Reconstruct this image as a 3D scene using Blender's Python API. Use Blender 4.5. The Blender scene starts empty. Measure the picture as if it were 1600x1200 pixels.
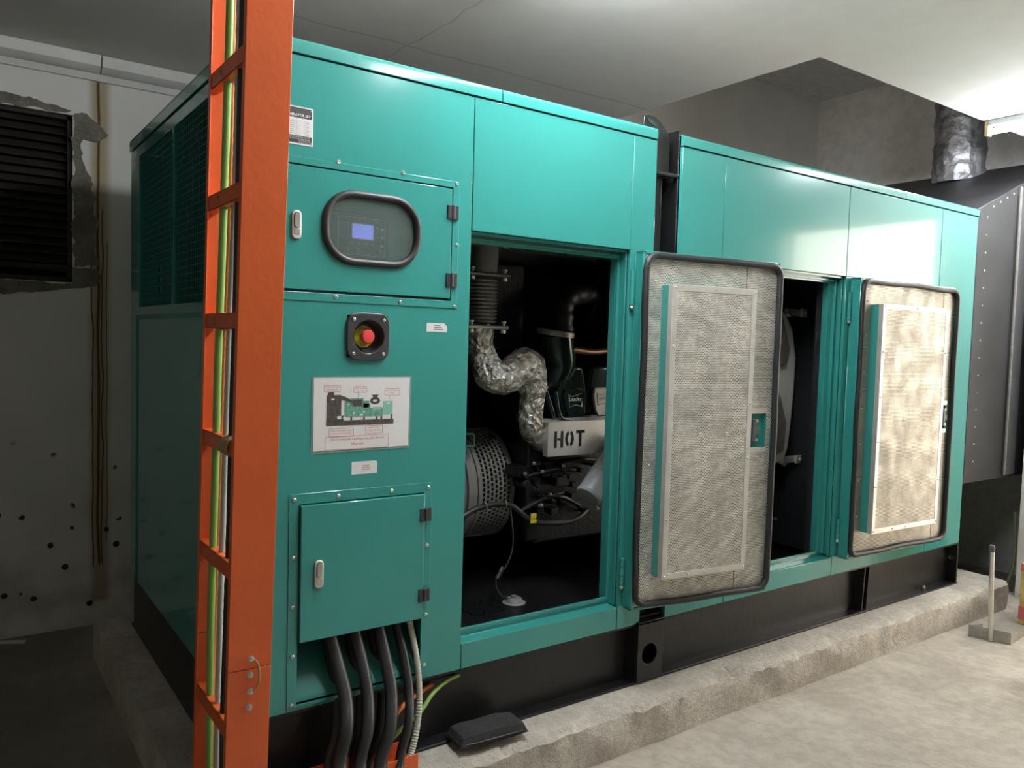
import bpy, bmesh, math, random
from mathutils import Vector, Matrix, noise
random.seed(7)
SC = bpy.context.scene
COL = SC.collection
PI = math.pi
R = math.radians

# ------------------------------------------------------------------ camera, world, lights, exposure
YAW, PIT, ROL, FPX = 0.6197, -0.0548, 0.0288, 1241.8
CAMP = Vector((-0.6556, -2.1188, 1.4609))
_f = Vector((math.sin(YAW)*math.cos(PIT), math.cos(YAW)*math.cos(PIT), math.sin(PIT)))
_r0 = Vector((math.cos(YAW), -math.sin(YAW), 0)); _u0 = _r0.cross(_f)
_r = math.cos(ROL)*_r0 + math.sin(ROL)*_u0
_u = -math.sin(ROL)*_r0 + math.cos(ROL)*_u0
cd = bpy.data.cameras.new('camera'); cam = bpy.data.objects.new('camera', cd); COL.objects.link(cam)
cam.matrix_world = Matrix(((_r.x, _u.x, -_f.x, CAMP.x), (_r.y, _u.y, -_f.y, CAMP.y), (_r.z, _u.z, -_f.z, CAMP.z), (0, 0, 0, 1)))
cd.sensor_fit = 'HORIZONTAL'; cd.sensor_width = 36.0; cd.lens = 36.0*FPX/1600.0
cd.clip_start = 0.02; cd.clip_end = 200
SC.camera = cam
SC.view_settings.view_transform = 'Standard'; SC.view_settings.look = 'None'
SC.view_settings.gamma = 1.0; SC.view_settings.use_curve_mapping = False
SC.view_settings.exposure = 0.0
W = bpy.data.worlds.new('daylight'); SC.world = W; W.use_nodes = True
W.node_tree.nodes['Background'].inputs[0].default_value = (1.0, 0.91, 0.78, 1)
W.node_tree.nodes['Background'].inputs[1].default_value = 8.5
# daylight door in the right wall: portal that only steers sampling of the sky light
DOOR_Y0, DOOR_Y1, DOOR_Z = -1.75, -0.55, 2.36
pl = bpy.data.lights.new('doorway_daylight', 'AREA'); pl.shape = 'RECTANGLE'; pl.size = DOOR_Z; pl.size_y = DOOR_Y1-DOOR_Y0
po = bpy.data.objects.new('doorway_daylight', pl); COL.objects.link(po)
po.location = (4.83, (DOOR_Y0+DOOR_Y1)/2, DOOR_Z/2); po.rotation_euler = (0, R(90), 0)
pl.cycles.is_portal = True
p2 = bpy.data.lights.new('added_shaft_daylight', 'AREA'); p2.shape = 'RECTANGLE'; p2.size = .30; p2.size_y = .60; p2.cycles.is_portal = True  # portal at an unseen opening added to brighten the shaft walls
po2 = bpy.data.objects.new('added_shaft_daylight', p2); COL.objects.link(po2); po2.location = (2.27, 1.05, 3.27); po2.rotation_euler = (0, R(-90), 0)
TUBE_STRENGTH = 340.0

def at(u, v, ax, val):
    """point of the place seen at (u, v) lying on the plane axis=val"""
    d = _r*((u-800)/FPX) - _u*((v-600)/FPX) + _f
    i = 'xyz'.index(ax); return CAMP + d*((val-CAMP[i])/d[i])

# ------------------------------------------------------------------ materials
def mat(name, col, rough=0.5, metal=0.0, var=0.0, vscale=6.0, bump=0.0, bscale=60.0, coat=0.0, spec=0.5, emit=None, estr=0.0, detail=4):
    m = bpy.data.materials.new(name); m.use_nodes = True
    nt = m.node_tree; b = nt.nodes['Principled BSDF']
    b.inputs['Base Color'].default_value = (*col, 1); b.inputs['Roughness'].default_value = rough
    b.inputs['Metallic'].default_value = metal; b.inputs['Specular IOR Level'].default_value = spec
    b.inputs['Coat Weight'].default_value = coat; b.inputs['Coat Roughness'].default_value = 0.06
    if emit: b.inputs['Emission Color'].default_value = (*emit, 1); b.inputs['Emission Strength'].default_value = estr
    tc = nt.nodes.new('ShaderNodeTexCoord')
    if var:
        n = nt.nodes.new('ShaderNodeTexNoise'); n.inputs['Scale'].default_value = vscale; n.inputs['Detail'].default_value = detail
        nt.links.new(tc.outputs['Object'], n.inputs['Vector'])
        r = nt.nodes.new('ShaderNodeMapRange'); r.inputs[1].default_value = .3; r.inputs[2].default_value = .7
        r.inputs[3].default_value = 1-var; r.inputs[4].default_value = 1+var
        nt.links.new(n.outputs['Fac'], r.inputs[0])
        v = nt.nodes.new('ShaderNodeVectorMath'); v.operation = 'SCALE'; v.inputs[0].default_value = col
        nt.links.new(r.outputs[0], v.inputs['Scale']); nt.links.new(v.outputs[0], b.inputs['Base Color'])
    if bump:
        n = nt.nodes.new('ShaderNodeTexNoise'); n.inputs['Scale'].default_value = bscale; n.inputs['Detail'].default_value = 3
        nt.links.new(tc.outputs['Object'], n.inputs['Vector'])
        bp = nt.nodes.new('ShaderNodeBump'); bp.inputs['Strength'].default_value = bump; bp.inputs['Distance'].default_value = 0.01
        nt.links.new(n.outputs['Fac'], bp.inputs['Height']); nt.links.new(bp.outputs[0], b.inputs['Normal'])
    return m

class NT:
    """small helper to chain shader math"""
    def __init__(s, m): s.m = m; s.nt = m.node_tree; s.b = s.nt.nodes['Principled BSDF']; s.tc = s.nt.nodes.new('ShaderNodeTexCoord')
    def link(s, a, b): s.nt.links.new(a, b)
    def math(s, op, a, b=None, c=None, clamp=False):
        n = s.nt.nodes.new('ShaderNodeMath'); n.operation = op; n.use_clamp = clamp
        for i, v in enumerate((a, b, c)):
            if v is None: continue
            if isinstance(v, (int, float)): n.inputs[i].default_value = v
            else: s.link(v, n.inputs[i])
        return n.outputs[0]
    def noise(s, scale, detail=4, vec=None, rough=.5, dist=0.0):
        n = s.nt.nodes.new('ShaderNodeTexNoise'); n.inputs['Scale'].default_value = scale; n.inputs['Detail'].default_value = detail
        n.inputs['Roughness'].default_value = rough; n.inputs['Distortion'].default_value = dist
        s.link(vec or s.tc.outputs['Object'], n.inputs['Vector']); return n.outputs['Fac']
    def ramp(s, x, a, b, lo=0.0, hi=1.0, smooth=True):
        n = s.nt.nodes.new('ShaderNodeMapRange'); n.interpolation_type = 'SMOOTHSTEP' if smooth else 'LINEAR'
        s.link(x, n.inputs[0]); n.inputs[1].default_value = a; n.inputs[2].default_value = b; n.inputs[3].default_value = lo; n.inputs[4].default_value = hi
        return n.outputs[0]
    def mix(s, f, a, b):
        n = s.nt.nodes.new('ShaderNodeMix'); n.data_type = 'RGBA'
        if isinstance(f, (int, float)): n.inputs[0].default_value = f
        else: s.link(f, n.inputs[0])
        for i, v in ((6, a), (7, b)):
            if isinstance(v, tuple): n.inputs[i].default_value = (*v[:3], 1)
            else: s.link(v, n.inputs[i])
        return n.outputs[2]
    def xyz(s, vec=None):
        n = s.nt.nodes.new('ShaderNodeSeparateXYZ'); s.link(vec or s.tc.outputs['Object'], n.inputs[0]); return n.outputs
    def vec(s, x, y, z):
        n = s.nt.nodes.new('ShaderNodeCombineXYZ')
        for i, v in enumerate((x, y, z)):
            if isinstance(v, (int, float)): n.inputs[i].default_value = v
            else: s.link(v, n.inputs[i])
        return n.outputs[0]
    def bump(s, h, strength, dist=.01, normal=None):
        n = s.nt.nodes.new('ShaderNodeBump'); n.inputs['Strength'].default_value = strength; n.inputs['Distance'].default_value = dist
        s.link(h, n.inputs['Height'])
        if normal: s.link(normal, n.inputs['Normal'])
        s.link(n.outputs[0], s.b.inputs['Normal']); return n.outputs[0]
    def color(s, c): s.link(c, s.b.inputs['Base Color'])

M = {}
M['teal'] = mat('teal_paint', (0.040, 0.280, 0.252), .17, 0, .05, 2.5, .04, 7.0, coat=.5)
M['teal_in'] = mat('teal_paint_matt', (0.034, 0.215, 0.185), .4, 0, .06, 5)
M['orange'] = mat('orange_paint', (0.76, 0.135, 0.032), .38, 0, .06, 4, .08, 40, coat=.1)
M['black'] = mat('black_paint', (0.009, 0.009, 0.0095), .36, 0, .25, 9, .1, 30)
M['engine'] = mat('engine_black', (0.005, 0.006, 0.007), .4, .0, .3, 14, .15, 60)
M['lining'] = mat('dark_lining', (0.007, 0.008, 0.010), .9, 0, .2, 20, .2, 120)
M['rubber'] = mat('black_rubber', (0.018, 0.018, 0.018), .5, 0, .1, 20)
M['cable'] = mat('cable_sheath', (0.022, 0.023, 0.025), .42, 0, .15, 30, .1, 80)
M['steel'] = mat('stainless', (0.66, 0.64, 0.60), .3, .85, .1, 12)
M['alu'] = mat('aluminium', (0.74, 0.72, 0.67), .42, .6, .08, 15)
M['greysteel'] = mat('dull_steel', (0.36, 0.34, 0.31), .45, .6, .2, 18, .1, 60)
M['guard'] = mat('grey_guard', (0.30, 0.30, 0.28), .5, .3, .12, 12)
M['filter'] = mat('filter_enamel', (0.62, 0.67, 0.70), .3, 0, .04, 9, coat=.3)
M['turbo'] = mat('dark_green_casting', (0.012, 0.026, 0.022), .16, .35, .1, 12)
M['white'] = mat('white_paper', (0.78, 0.77, 0.76), .35, 0, .03, 8, coat=.3)
M['whiteplastic'] = mat('white_plastic', (0.62, 0.60, 0.50), .45, 0, .06, 9)
M['cream'] = mat('cream_conduit', (0.52, 0.53, 0.45), .5, 0, .06, 9)
M['greenyellow'] = mat('green_yellow_sheath', (0.24, 0.42, 0.09), .4, 0, .1, 3)
M['orangecable'] = mat('orange_sheath', (0.75, 0.20, 0.05), .45, 0, .08, 6)
M['red'] = mat('red_plastic', (0.75, 0.07, 0.07), .4)
M['redink'] = mat('red_ink', (0.55, 0.12, 0.12), .6)
M['yellow'] = mat('yellow_plastic', (0.80, 0.66, 0.05), .45)
M['green'] = mat('green_plastic', (0.12, 0.55, 0.16), .45)
M['grey'] = mat('grey_plastic', (0.075, 0.08, 0.08), .5)
M['teal_pale'] = mat('teal_paint_lightened', (.22, .58, .53), .5)  # teal made lighter to stand for light the recess does not get
M['panelgrey'] = mat('controller_housing', (.16, .165, .165), .5)
M['lightink'] = mat('light_ink', (0.92, 0.92, 0.88), .5)
M['ink'] = mat('black_ink', (0.02, 0.02, 0.02), .5)
M['darkplate'] = mat('dark_plate', (0.035, 0.036, 0.04), .4)
M['tank'] = mat('bare_tank_metal', (.86, .83, .77), .5, .25, .08, 8)
M['lcd'] = mat('lcd', (0.15, 0.17, 0.6), .3, emit=(0.25, 0.30, 1.0), estr=.9)
M['lcdink'] = mat('lcd_ink', (0.05, 0.06, 0.35), .4, emit=(0.12, 0.14, .6), estr=.4)
M['tan'] = mat('brown_tie', (0.35, 0.26, 0.14), .7)
M['wood'] = mat('plank_wood', (0.16, 0.12, 0.085), .8, 0, .3, 14, .3, 40)
M['louver'] = mat('louver_rust', (0.022, 0.018, 0.014), .75, 0, .4, 7, .2, 30)
M['tube'] = mat('tube_glow', (1, 1, 1), .4, emit=(0.93, 0.97, 1.0), estr=TUBE_STRENGTH)
M['lampbody'] = mat('lamp_body', (0.6, 0.62, 0.62), .4)
M['lampend'] = mat('aged_lamp_end', (0.55, 0.42, 0.2), .5)
M['fabric'] = mat('pouch_fabric', (0.016, 0.015, 0.016), .85, 0, .15, 60, .5, 300)
M['duct'] = mat('duct_sheet', (0.032, 0.031, 0.034), .5, .4, .3, 3.5, .08, 6)
M['copper'] = mat('copper_tube', (0.20, 0.11, 0.07), .4, .8)
M['gap'] = mat('seam_shadow_gap', (0.008, 0.03, 0.027), .8)
M['bouncegrey'] = mat('bounce_cut_grey', (.26, .25, .23), .9, 0, .15, 5)  # neutral grey for the added sheets that cut green bounce
M['flange'] = mat('duct_flange', (.10, .10, .105), .5, .4, .15, 5)
M['pgreen'] = mat('picture_green', (0.13, 0.33, 0.25), .5, 0, .35, 120)
M['pdark'] = mat('picture_dark', (0.07, 0.06, 0.055), .5, 0, .4, 120)
M['ptan'] = mat('picture_light_green', (0.25, 0.5, 0.42), .5)

# controller window glass, pale diffuse haze mixed in to stand for reflected light
m = bpy.data.materials.new('window_glass'); m.use_nodes = True; nt = m.node_tree; nt.nodes.clear()
o_ = nt.nodes.new('ShaderNodeOutputMaterial'); mx = nt.nodes.new('ShaderNodeMixShader'); tr = nt.nodes.new('ShaderNodeBsdfTransparent')
gl = nt.nodes.new('ShaderNodeBsdfGlossy'); fr = nt.nodes.new('ShaderNodeFresnel'); fr.inputs[0].default_value = 1.5
tr.inputs[0].default_value = (.97, .98, .97, 1); gl.inputs['Roughness'].default_value = .12
nt.links.new(fr.outputs[0], mx.inputs[0]); nt.links.new(tr.outputs[0], mx.inputs[1]); nt.links.new(gl.outputs[0], mx.inputs[2]); df = nt.nodes.new('ShaderNodeBsdfDiffuse'); df.inputs[0].default_value = (.50, .66, .62, 1); m2 = nt.nodes.new('ShaderNodeMixShader'); m2.inputs[0].default_value = .17
nt.links.new(mx.outputs[0], m2.inputs[1]); nt.links.new(df.outputs[0], m2.inputs[2]); nt.links.new(m2.outputs[0], o_.inputs[0])
M['glass'] = m

m = bpy.data.materials.new('clear_laminate'); m.use_nodes = True; nt = m.node_tree; b = nt.nodes['Principled BSDF']
b.inputs['Base Color'].default_value = (.35, .5, .46, 1); b.inputs['Roughness'].default_value = .2; b.inputs['Alpha'].default_value = .45
M['laminate'] = m
# perforated aluminium over mineral wool (doors)
def perforated(name, tint, rough):
    m = mat(name, tint, rough, .45); n = NT(m); P = n.xyz()
    A, Bz = .0072, .0125
    def cell(ox):
        fx = n.math('SUBTRACT', n.math('FRACT', n.math('ADD', n.math('DIVIDE', P[0], A), ox)), .5)
        fz = n.math('SUBTRACT', n.math('FRACT', n.math('ADD', n.math('DIVIDE', P[2], Bz), ox)), .5)
        return n.math('SQRT', n.math('ADD', n.math('POWER', n.math('MULTIPLY', fx, A), 2), n.math('POWER', n.math('MULTIPLY', fz, Bz), 2)))
    d = n.math('MINIMUM', cell(50.0), cell(50.5))
    hole = n.math('LESS_THAN', d, .0021)
    smear = n.ramp(n.noise(7, 6, rough=.65, dist=.6), .38, .62)
    fine = n.ramp(n.noise(45, 4), .35, .65)
    c = n.mix(smear, tuple(v*.80 for v in tint), tuple(min(1, v*1.08) for v in tint))
    c = n.mix(n.math('MULTIPLY', fine, .35), c, (.40, .37, .32))
    n.color(n.mix(hole, c, (.035, .033, .03)))
    n.link(n.math('MULTIPLY', n.math('SUBTRACT', 1.0, hole), .45), n.b.inputs['Metallic'])
    n.link(n.ramp(n.noise(9, 5), .3, .7, rough-.1, rough+.15), n.b.inputs['Roughness'])
    n.bump(n.noise(11, 4), .35, .012)
    return m
M['perf'] = perforated('perforated_aluminium', (.84, .80, .73), .50)
M['perf2'] = perforated('perforated_aluminium_tan', (.58, .53, .44), .46)  # second door: darker, tanner tint

# crinkled foil wrap
def foil(name, col, rough, scale, strength):
    m = mat(name, col, rough, .8); n = NT(m)
    v = n.nt.nodes.new('ShaderNodeTexVoronoi'); v.inputs['Scale'].default_value = scale
    w = n.nt.nodes.new('ShaderNodeVectorMath'); w.operation = 'ADD'
    nn = n.nt.nodes.new('ShaderNodeTexNoise'); nn.inputs['Scale'].default_value = scale*.6; n.link(n.tc.outputs['Object'], nn.inputs['Vector'])
    sc = n.nt.nodes.new('ShaderNodeVectorMath'); sc.operation = 'SCALE'; sc.inputs['Scale'].default_value = .05; n.link(nn.outputs['Color'], sc.inputs[0])
    n.link(n.tc.outputs['Object'], w.inputs[0]); n.link(sc.outputs[0], w.inputs[1]); n.link(w.outputs[0], v.inputs['Vector'])
    h = n.math('ADD', v.outputs['Distance'], n.math('MULTIPLY', n.noise(scale*1.7, 5), .8))
    n.bump(h, strength, .02)
    n.color(n.mix(n.ramp(n.noise(scale*.35, 5), .45, .7), col, (.42, .33, .22) if col[0] > .6 else (.16, .16, .17)))
    return m
M['foil'] = foil('aluminium_foil_wrap', (.90, .88, .82), .30, 34, .75)
M['darkfoil'] = foil('dark_foil_wrap', (.40, .40, .42), .5, 16, .6)

# concrete
def concrete(name, c1, c2, scale, bump, dark=None, fm=.3):
    m = mat(name, c1, .85); n = NT(m)
    a = n.ramp(n.noise(scale, 8, rough=.62), .36, .66); f = n.ramp(n.noise(scale*9, 5), .35, .7)
    c = n.mix(a, c1, c2); c = n.mix(n.math('MULTIPLY', f, fm), c, tuple(v*.55 for v in c1))
    if dark: c = n.mix(n.ramp(n.noise(scale*.35, 6, rough=.6, dist=1.0), .56, .66), c, dark)
    n.color(c)
    h = n.math('ADD', n.noise(scale*5, 8, rough=.7), n.math('MULTIPLY', n.noise(scale*28, 4), .3))
    n.bump(h, bump, .02); return m
M['floor'] = concrete('floor_concrete', (.37, .325, .27), (.49, .44, .37), 2.6, .5, (.26, .22, .18))
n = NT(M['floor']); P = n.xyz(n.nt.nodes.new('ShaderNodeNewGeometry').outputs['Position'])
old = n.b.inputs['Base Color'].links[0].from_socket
left_shade = n.math('MULTIPLY', n.ramp(n.math('ADD', P[0], n.math('MULTIPLY', n.noise(2.5, 5), .5)), -.15, .45, 1.0, 0.0), n.ramp(n.math('ADD', P[1], n.math('MULTIPLY', n.noise(2.0, 5), .6)), -1.0, .2))  # darkens the floor left of the generator, standing in for its shade
n.color(n.mix(n.math('MULTIPLY', left_shade, .62), old, (.10, .092, .08)))
M['pad'] = concrete('pad_concrete', (.56, .50, .43), (.74, .68, .59), 5.0, 1.0)
M['mortar'] = concrete('mortar_patch', (.17, .155, .125), (.27, .25, .205), 7.0, .8)
M['ceiling'] = concrete('ceiling_paint', (.84, .83, .81), (.86, .85, .83), 1.0, .05, None, .06)
n = NT(M['ceiling']); P = n.xyz(n.nt.nodes.new('ShaderNodeNewGeometry').outputs['Position'])
wob = n.math('MULTIPLY', n.math('SUBTRACT', n.noise(4, 5), .5), .09)
def line(coord, x0, wd, w=wob):
    return n.ramp(n.math('ABSOLUTE', n.math('SUBTRACT', n.math('ADD', coord, w), x0)), wd*.4, wd, 1.0, 0.0)
mask = n.math('MAXIMUM', n.math('MAXIMUM', line(P[0], 1.01, .005), line(P[0], 3.74, .006, 0.0)), line(P[1], 1.08, .010))
old = n.b.inputs['Base Color'].links[0].from_socket
n.color(n.mix(n.math('MULTIPLY', mask, .3), old, (.22, .21, .19)))

# back wall paint: browner blotches towards the floor, rust runs, black mould spots
m = mat('wall_paint', (.5, .5, .47), .7); n = NT(m)
P = n.xyz(n.nt.nodes.new('ShaderNodeNewGeometry').outputs['Position'])
base = n.mix(n.ramp(n.noise(2.2, 6), .35, .7), (.74, .735, .70), (.67, .665, .62))
low = n.math('MULTIPLY', n.ramp(P[2], 0.0, 1.0, 1.0, 0.0), n.ramp(n.noise(3.1, 6), .42, .62))
base = n.mix(n.math('MULTIPLY', low, .55), base, (.30, .255, .175))
def run(x0, amp, wd, z0, z1, sc=2.3):
    zz = n.vec(x0*9.0, 0.0, P[2]); wv = n.math('MULTIPLY', n.math('SUBTRACT', n.noise(sc, 3, vec=zz), .5), amp)
    g = n.ramp(n.math('ABSOLUTE', n.math('SUBTRACT', n.math('ADD', P[0], wv), x0)), wd*.3, wd, 1.0, 0.0)
    return n.math('MULTIPLY', g, n.math('MULTIPLY', n.ramp(P[2], z0, z0+.03), n.ramp(P[2], z1-.03, z1, 1.0, 0.0)))
soft = run(-.045, .02, .06, .1, 2.66)
runs = n.math('MAXIMUM', n.math('MAXIMUM', run(-.052, .03, .010, .28, 2.66), run(-.075, .05, .005, .28, 2.1)), n.math('MAXIMUM', run(-.035, .05, .005, .28, 2.05, 3.1), run(-.015, .03, .003, .4, 1.9)))
base = n.mix(n.math('MULTIPLY', soft, .8), base, (.34, .25, .12))
base = n.mix(n.math('MULTIPLY', runs, 1.0), base, (.11, .05, .012))
vo = n.nt.nodes.new('ShaderNodeTexVoronoi'); vo.inputs['Scale'].default_value = 11; n.link(n.tc.outputs['Object'], vo.inputs['Vector'])
spots = n.math('MULTIPLY', n.ramp(n.math('ADD', vo.outputs['Distance'], n.math('MULTIPLY', n.noise(40, 3), .10)), .20, .24, 1.0, 0.0), n.math('MULTIPLY', n.ramp(P[2], .85, .95, 1.0, 0.0), n.ramp(n.noise(3.5, 2), .44, .48)))
base = n.mix(spots, base, (.03, .027, .022))
n.color(base); n.bump(n.noise(14, 6), .15, .01)
M['wall'] = m
M['wall_dark'] = concrete('shaft_wall_paint', (.84, .81, .78), (.80, .77, .74), 1.6, .06)
M['wall_duct'] = concrete('stained_wall', (.62, .61, .59), (.56, .55, .53), 2.4, .2, (.10, .095, .09))
M['hose'] = mat('dull_hose', (.20, .24, .12), .6)
M['walldim'] = concrete('darkened_unseen_wall', (.34, .335, .32), (.42, .41, .39), 2.0, .2)  # unseen walls, colour darkened so less light bounces to the left
M['ground_out'] = mat('yard_ground', (.45, .42, .38), .9, 0, .2, 2)

# ------------------------------------------------------------------ mesh builder
class MB:
    def __init__(s): s.bm = bmesh.new()
    def _face(s, vs):
        try: return s.bm.faces.new(vs)
        except ValueError: return None
    def box(s, x0, x1, y0, y1, z0, z1):
        v = [s.bm.verts.new((x, y, z)) for z in (z0, z1) for y in (y0, y1) for x in (x0, x1)]
        for q in ((0, 2, 3, 1), (4, 5, 7, 6), (0, 1, 5, 4), (2, 6, 7, 3), (0, 4, 6, 2), (1, 3, 7, 5)): s._face([v[i] for i in q])
        return s
    def prism(s, poly, ax, a, b):
        """poly of 2D points on the two other axes (x->yz, y->xz, z->xy) extruded from a to b"""
        def p3(p, t): return {'x': (t, p[0], p[1]), 'y': (p[0], t, p[1]), 'z': (p[0], p[1], t)}[ax]
        A = [s.bm.verts.new(p3(p, a)) for p in poly]; Bv = [s.bm.verts.new(p3(p, b)) for p in poly]
        s._face(A); s._face(Bv[::-1]); k = len(poly)
        for i in range(k): s._face([A[i], Bv[i], Bv[(i+1) % k], A[(i+1) % k]])
        return s
    def ring_plate(s, outer, inner, ax, a, b):
        def p3(p, t): return {'x': (t, p[0], p[1]), 'y': (p[0], t, p[1]), 'z': (p[0], p[1], t)}[ax]
        k = len(outer); V = [[s.bm.verts.new(p3(p, t)) for p in lp] for t in (a, b) for lp in (outer, inner)]
        for i in range(k):
            j = (i+1) % k
            s._face([V[0][i], V[0][j], V[1][j], V[1][i]]); s._face([V[2][i], V[3][i], V[3][j], V[2][j]])
            s._face([V[0][i], V[2][i], V[2][j], V[0][j]]); s._face([V[1][i], V[1][j], V[3][j], V[3][i]])
        return s
    def sweep(s, pts, rad, n=10, cap=True, closed=False, wob=0.0, seed=0, spiral=0):
        pts = [Vector(p) for p in pts]; k = len(pts); rings = []; prev = None
        for i, p in enumerate(pts):
            if closed: t = pts[(i+1) % k]-pts[i-1]
            else: t = pts[min(i+1, k-1)]-pts[max(i-1, 0)]
            t.normalize()
            if prev is None:
                a = Vector((0, 0, 1)) if abs(t.z) < .9 else Vector((1, 0, 0)); nrm = (a - t*a.dot(t)).normalized()
            else: nrm = (prev - t*prev.dot(t)).normalized()
            prev = nrm; bn = t.cross(nrm); rr = rad[i] if isinstance(rad, (list, tuple)) else rad; ring = []
            for j in range(n):
                a = 2*PI*j/n; r2 = rr
                d = nrm*math.cos(a)+bn*math.sin(a)
                if wob: r2 = rr*(1+wob*noise.noise((p+d*rr)*26+Vector((seed, 0, 0)))+wob*.7*noise.noise((p+d*rr)*61))
                ring.append(s.bm.verts.new(p+d*r2))
            rings.append(ring)
        for i in range(k if closed else k-1):
            A, Bv = rings[i], rings[(i+1) % k]
            for j in range(n): s._face([A[j], A[(j+1) % n], Bv[(j+1) % n], Bv[j]])
        if cap and not closed: s._face(rings[0][::-1]); s._face(rings[-1])
        return s
    def cyl(s, p, q, r, r2=None, n=20):
        return s.sweep([p, q], [r, r2 if r2 is not None else r], n)
    def lathe(s, prof, o, axis, n=24, caps=(True, True)):
        """prof: (radius, distance along axis)"""
        o = Vector(o); t = Vector(axis).normalized(); a = Vector((0, 0, 1)) if abs(t.z) < .9 else Vector((1, 0, 0))
        u = (a-t*a.dot(t)).normalized(); w = t.cross(u); rings = []
        for r, h in prof:
            r = max(r, 1e-4); rings.append([s.bm.verts.new(o+t*h+(u*math.cos(2*PI*j/n)+w*math.sin(2*PI*j/n))*r) for j in range(n)])
        for A, Bv in zip(rings, rings[1:]):
            for j in range(n): s._face([A[j], A[(j+1) % n], Bv[(j+1) % n], Bv[j]])
        if caps[0]: s._face(rings[0][::-1])
        if caps[1]: s._face(rings[-1])
        return s
    def text(s, body, size, x, z, y, align='LEFT', bold=0.0, ax='y'):
        c = bpy.data.curves.new('lettering', 'FONT'); c.body = body; c.size = size; c.align_x = align; c.offset = bold; c.resolution_u = 2
        t = bpy.data.objects.new('lettering', c); COL.objects.link(t)
        dg = bpy.context.evaluated_depsgraph_get(); me = bpy.data.meshes.new_from_object(t.evaluated_get(dg))
        vs = [s.bm.verts.new((x+v.co.x, y, z+v.co.y)) for v in me.vertices]
        for p in me.polygons: s._face([vs[i] for i in p.vertices])
        bpy.data.objects.remove(t); bpy.data.curves.remove(c); bpy.data.meshes.remove(me); return s

def rrect(x0, x1, z0, z1, r, n=6):
    P = []
    for cx, cz, a0 in ((x1-r, z1-r, 0), (x0+r, z1-r, 90), (x0+r, z0+r, 180), (x1-r, z0+r, 270)):
        for i in range(n+1):
            a = R(a0+90*i/n); P.append((cx+r*math.cos(a), cz+r*math.sin(a)))
    return P
def circle(cx, cz, r, n=28, a0=0): return [(cx+r*math.cos(2*PI*i/n+a0), cz+r*math.sin(2*PI*i/n+a0)) for i in range(n)]
def rect_like(inner, x0, x1, z0, z1):
    """outer rectangle sampled in step with an inner loop"""
    cx, cz = (x0+x1)/2, (z0+z1)/2; out = []
    ix = [p[0] for p in inner]; iz = [p[1] for p in inner]; icx, icz = (min(ix)+max(ix))/2, (min(iz)+max(iz))/2
    for x, z in inner:
        a = math.atan2((z-icz)/(max(iz)-icz), (x-icx)/(max(ix)-icx)); c, q = math.cos(a), math.sin(a); k = 1/max(abs(c), abs(q))
        out.append([icx, icz, c*k, q*k])
    res = []
    for _, _, c, q in out:
        x = icx + (c*(x1-icx) if c > 0 else c*(icx-x0)); z = icz + (q*(z1-icz) if q > 0 else q*(icz-z0)); res.append((x, z))
    # snap nearest to the corners
    for X, Z in ((x0, z0), (x1, z0), (x0, z1), (x1, z1)):
        i = min(range(len(res)), key=lambda i: (res[i][0]-X)**2+(res[i][1]-Z)**2); res[i] = (X, Z)
    return res
def smooth(pts, m=6):
    pts = [Vector(p) for p in pts]; P = [pts[0]*2-pts[1]]+pts+[pts[-1]*2-pts[-2]]; out = []
    for i in range(1, len(P)-2):
        a, b, c, d = P[i-1:i+3]
        for k in range(m):
            t = k/m; out.append(.5*((2*b)+(c-a)*t+(2*a-5*b+4*c-d)*t*t+(3*b-a-3*c+d)*t**3))
    out.append(pts[-1]); return out

WM = {}
def obj(name, mb, m, parent=None, frame=None, bevel=0.0, seg=2, label=None):
    bm = mb.bm; bmesh.ops.recalc_face_normals(bm, faces=bm.faces); frame = frame or Matrix.Identity(4)
    co = [v.co for v in bm.verts]
    c = Vector([(min(p[i] for p in co)+max(p[i] for p in co))/2 for i in range(3)])
    for v in bm.verts: v.co -= c
    me = bpy.data.meshes.new(name); bm.to_mesh(me); bm.free(); me.materials.append(M[m])
    me.shade_smooth(); me.set_sharp_from_angle(angle=R(38))
    o = bpy.data.objects.new(name, me); COL.objects.link(o)
    wm = frame @ Matrix.Translation(c); WM[o.name] = wm
    if parent: o.parent = parent; o.matrix_local = WM[parent.name].inverted() @ wm
    else: o.matrix_local = wm
    if bevel: b = o.modifiers.new('bevel', 'BEVEL'); b.width = bevel; b.segments = seg; b.limit_method = 'ANGLE'; b.angle_limit = R(50)
    if label: o['label'] = label
    return o
def struct(name, mb, m, **k): o = obj(name, mb, m, **k); o['kind'] = 'structure'; return o
def tag(o, label, cat, group=None):
    o['label'] = label; o['category'] = cat
    if group: o['group'] = group
    return o
def thing(name, label, cat, loc, group=None):
    o = bpy.data.objects.new(name, None); COL.objects.link(o); o.empty_display_size = .1; o.location = loc; WM[o.name] = Matrix.Translation(loc)
    return tag(o, label, cat, group)
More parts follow.
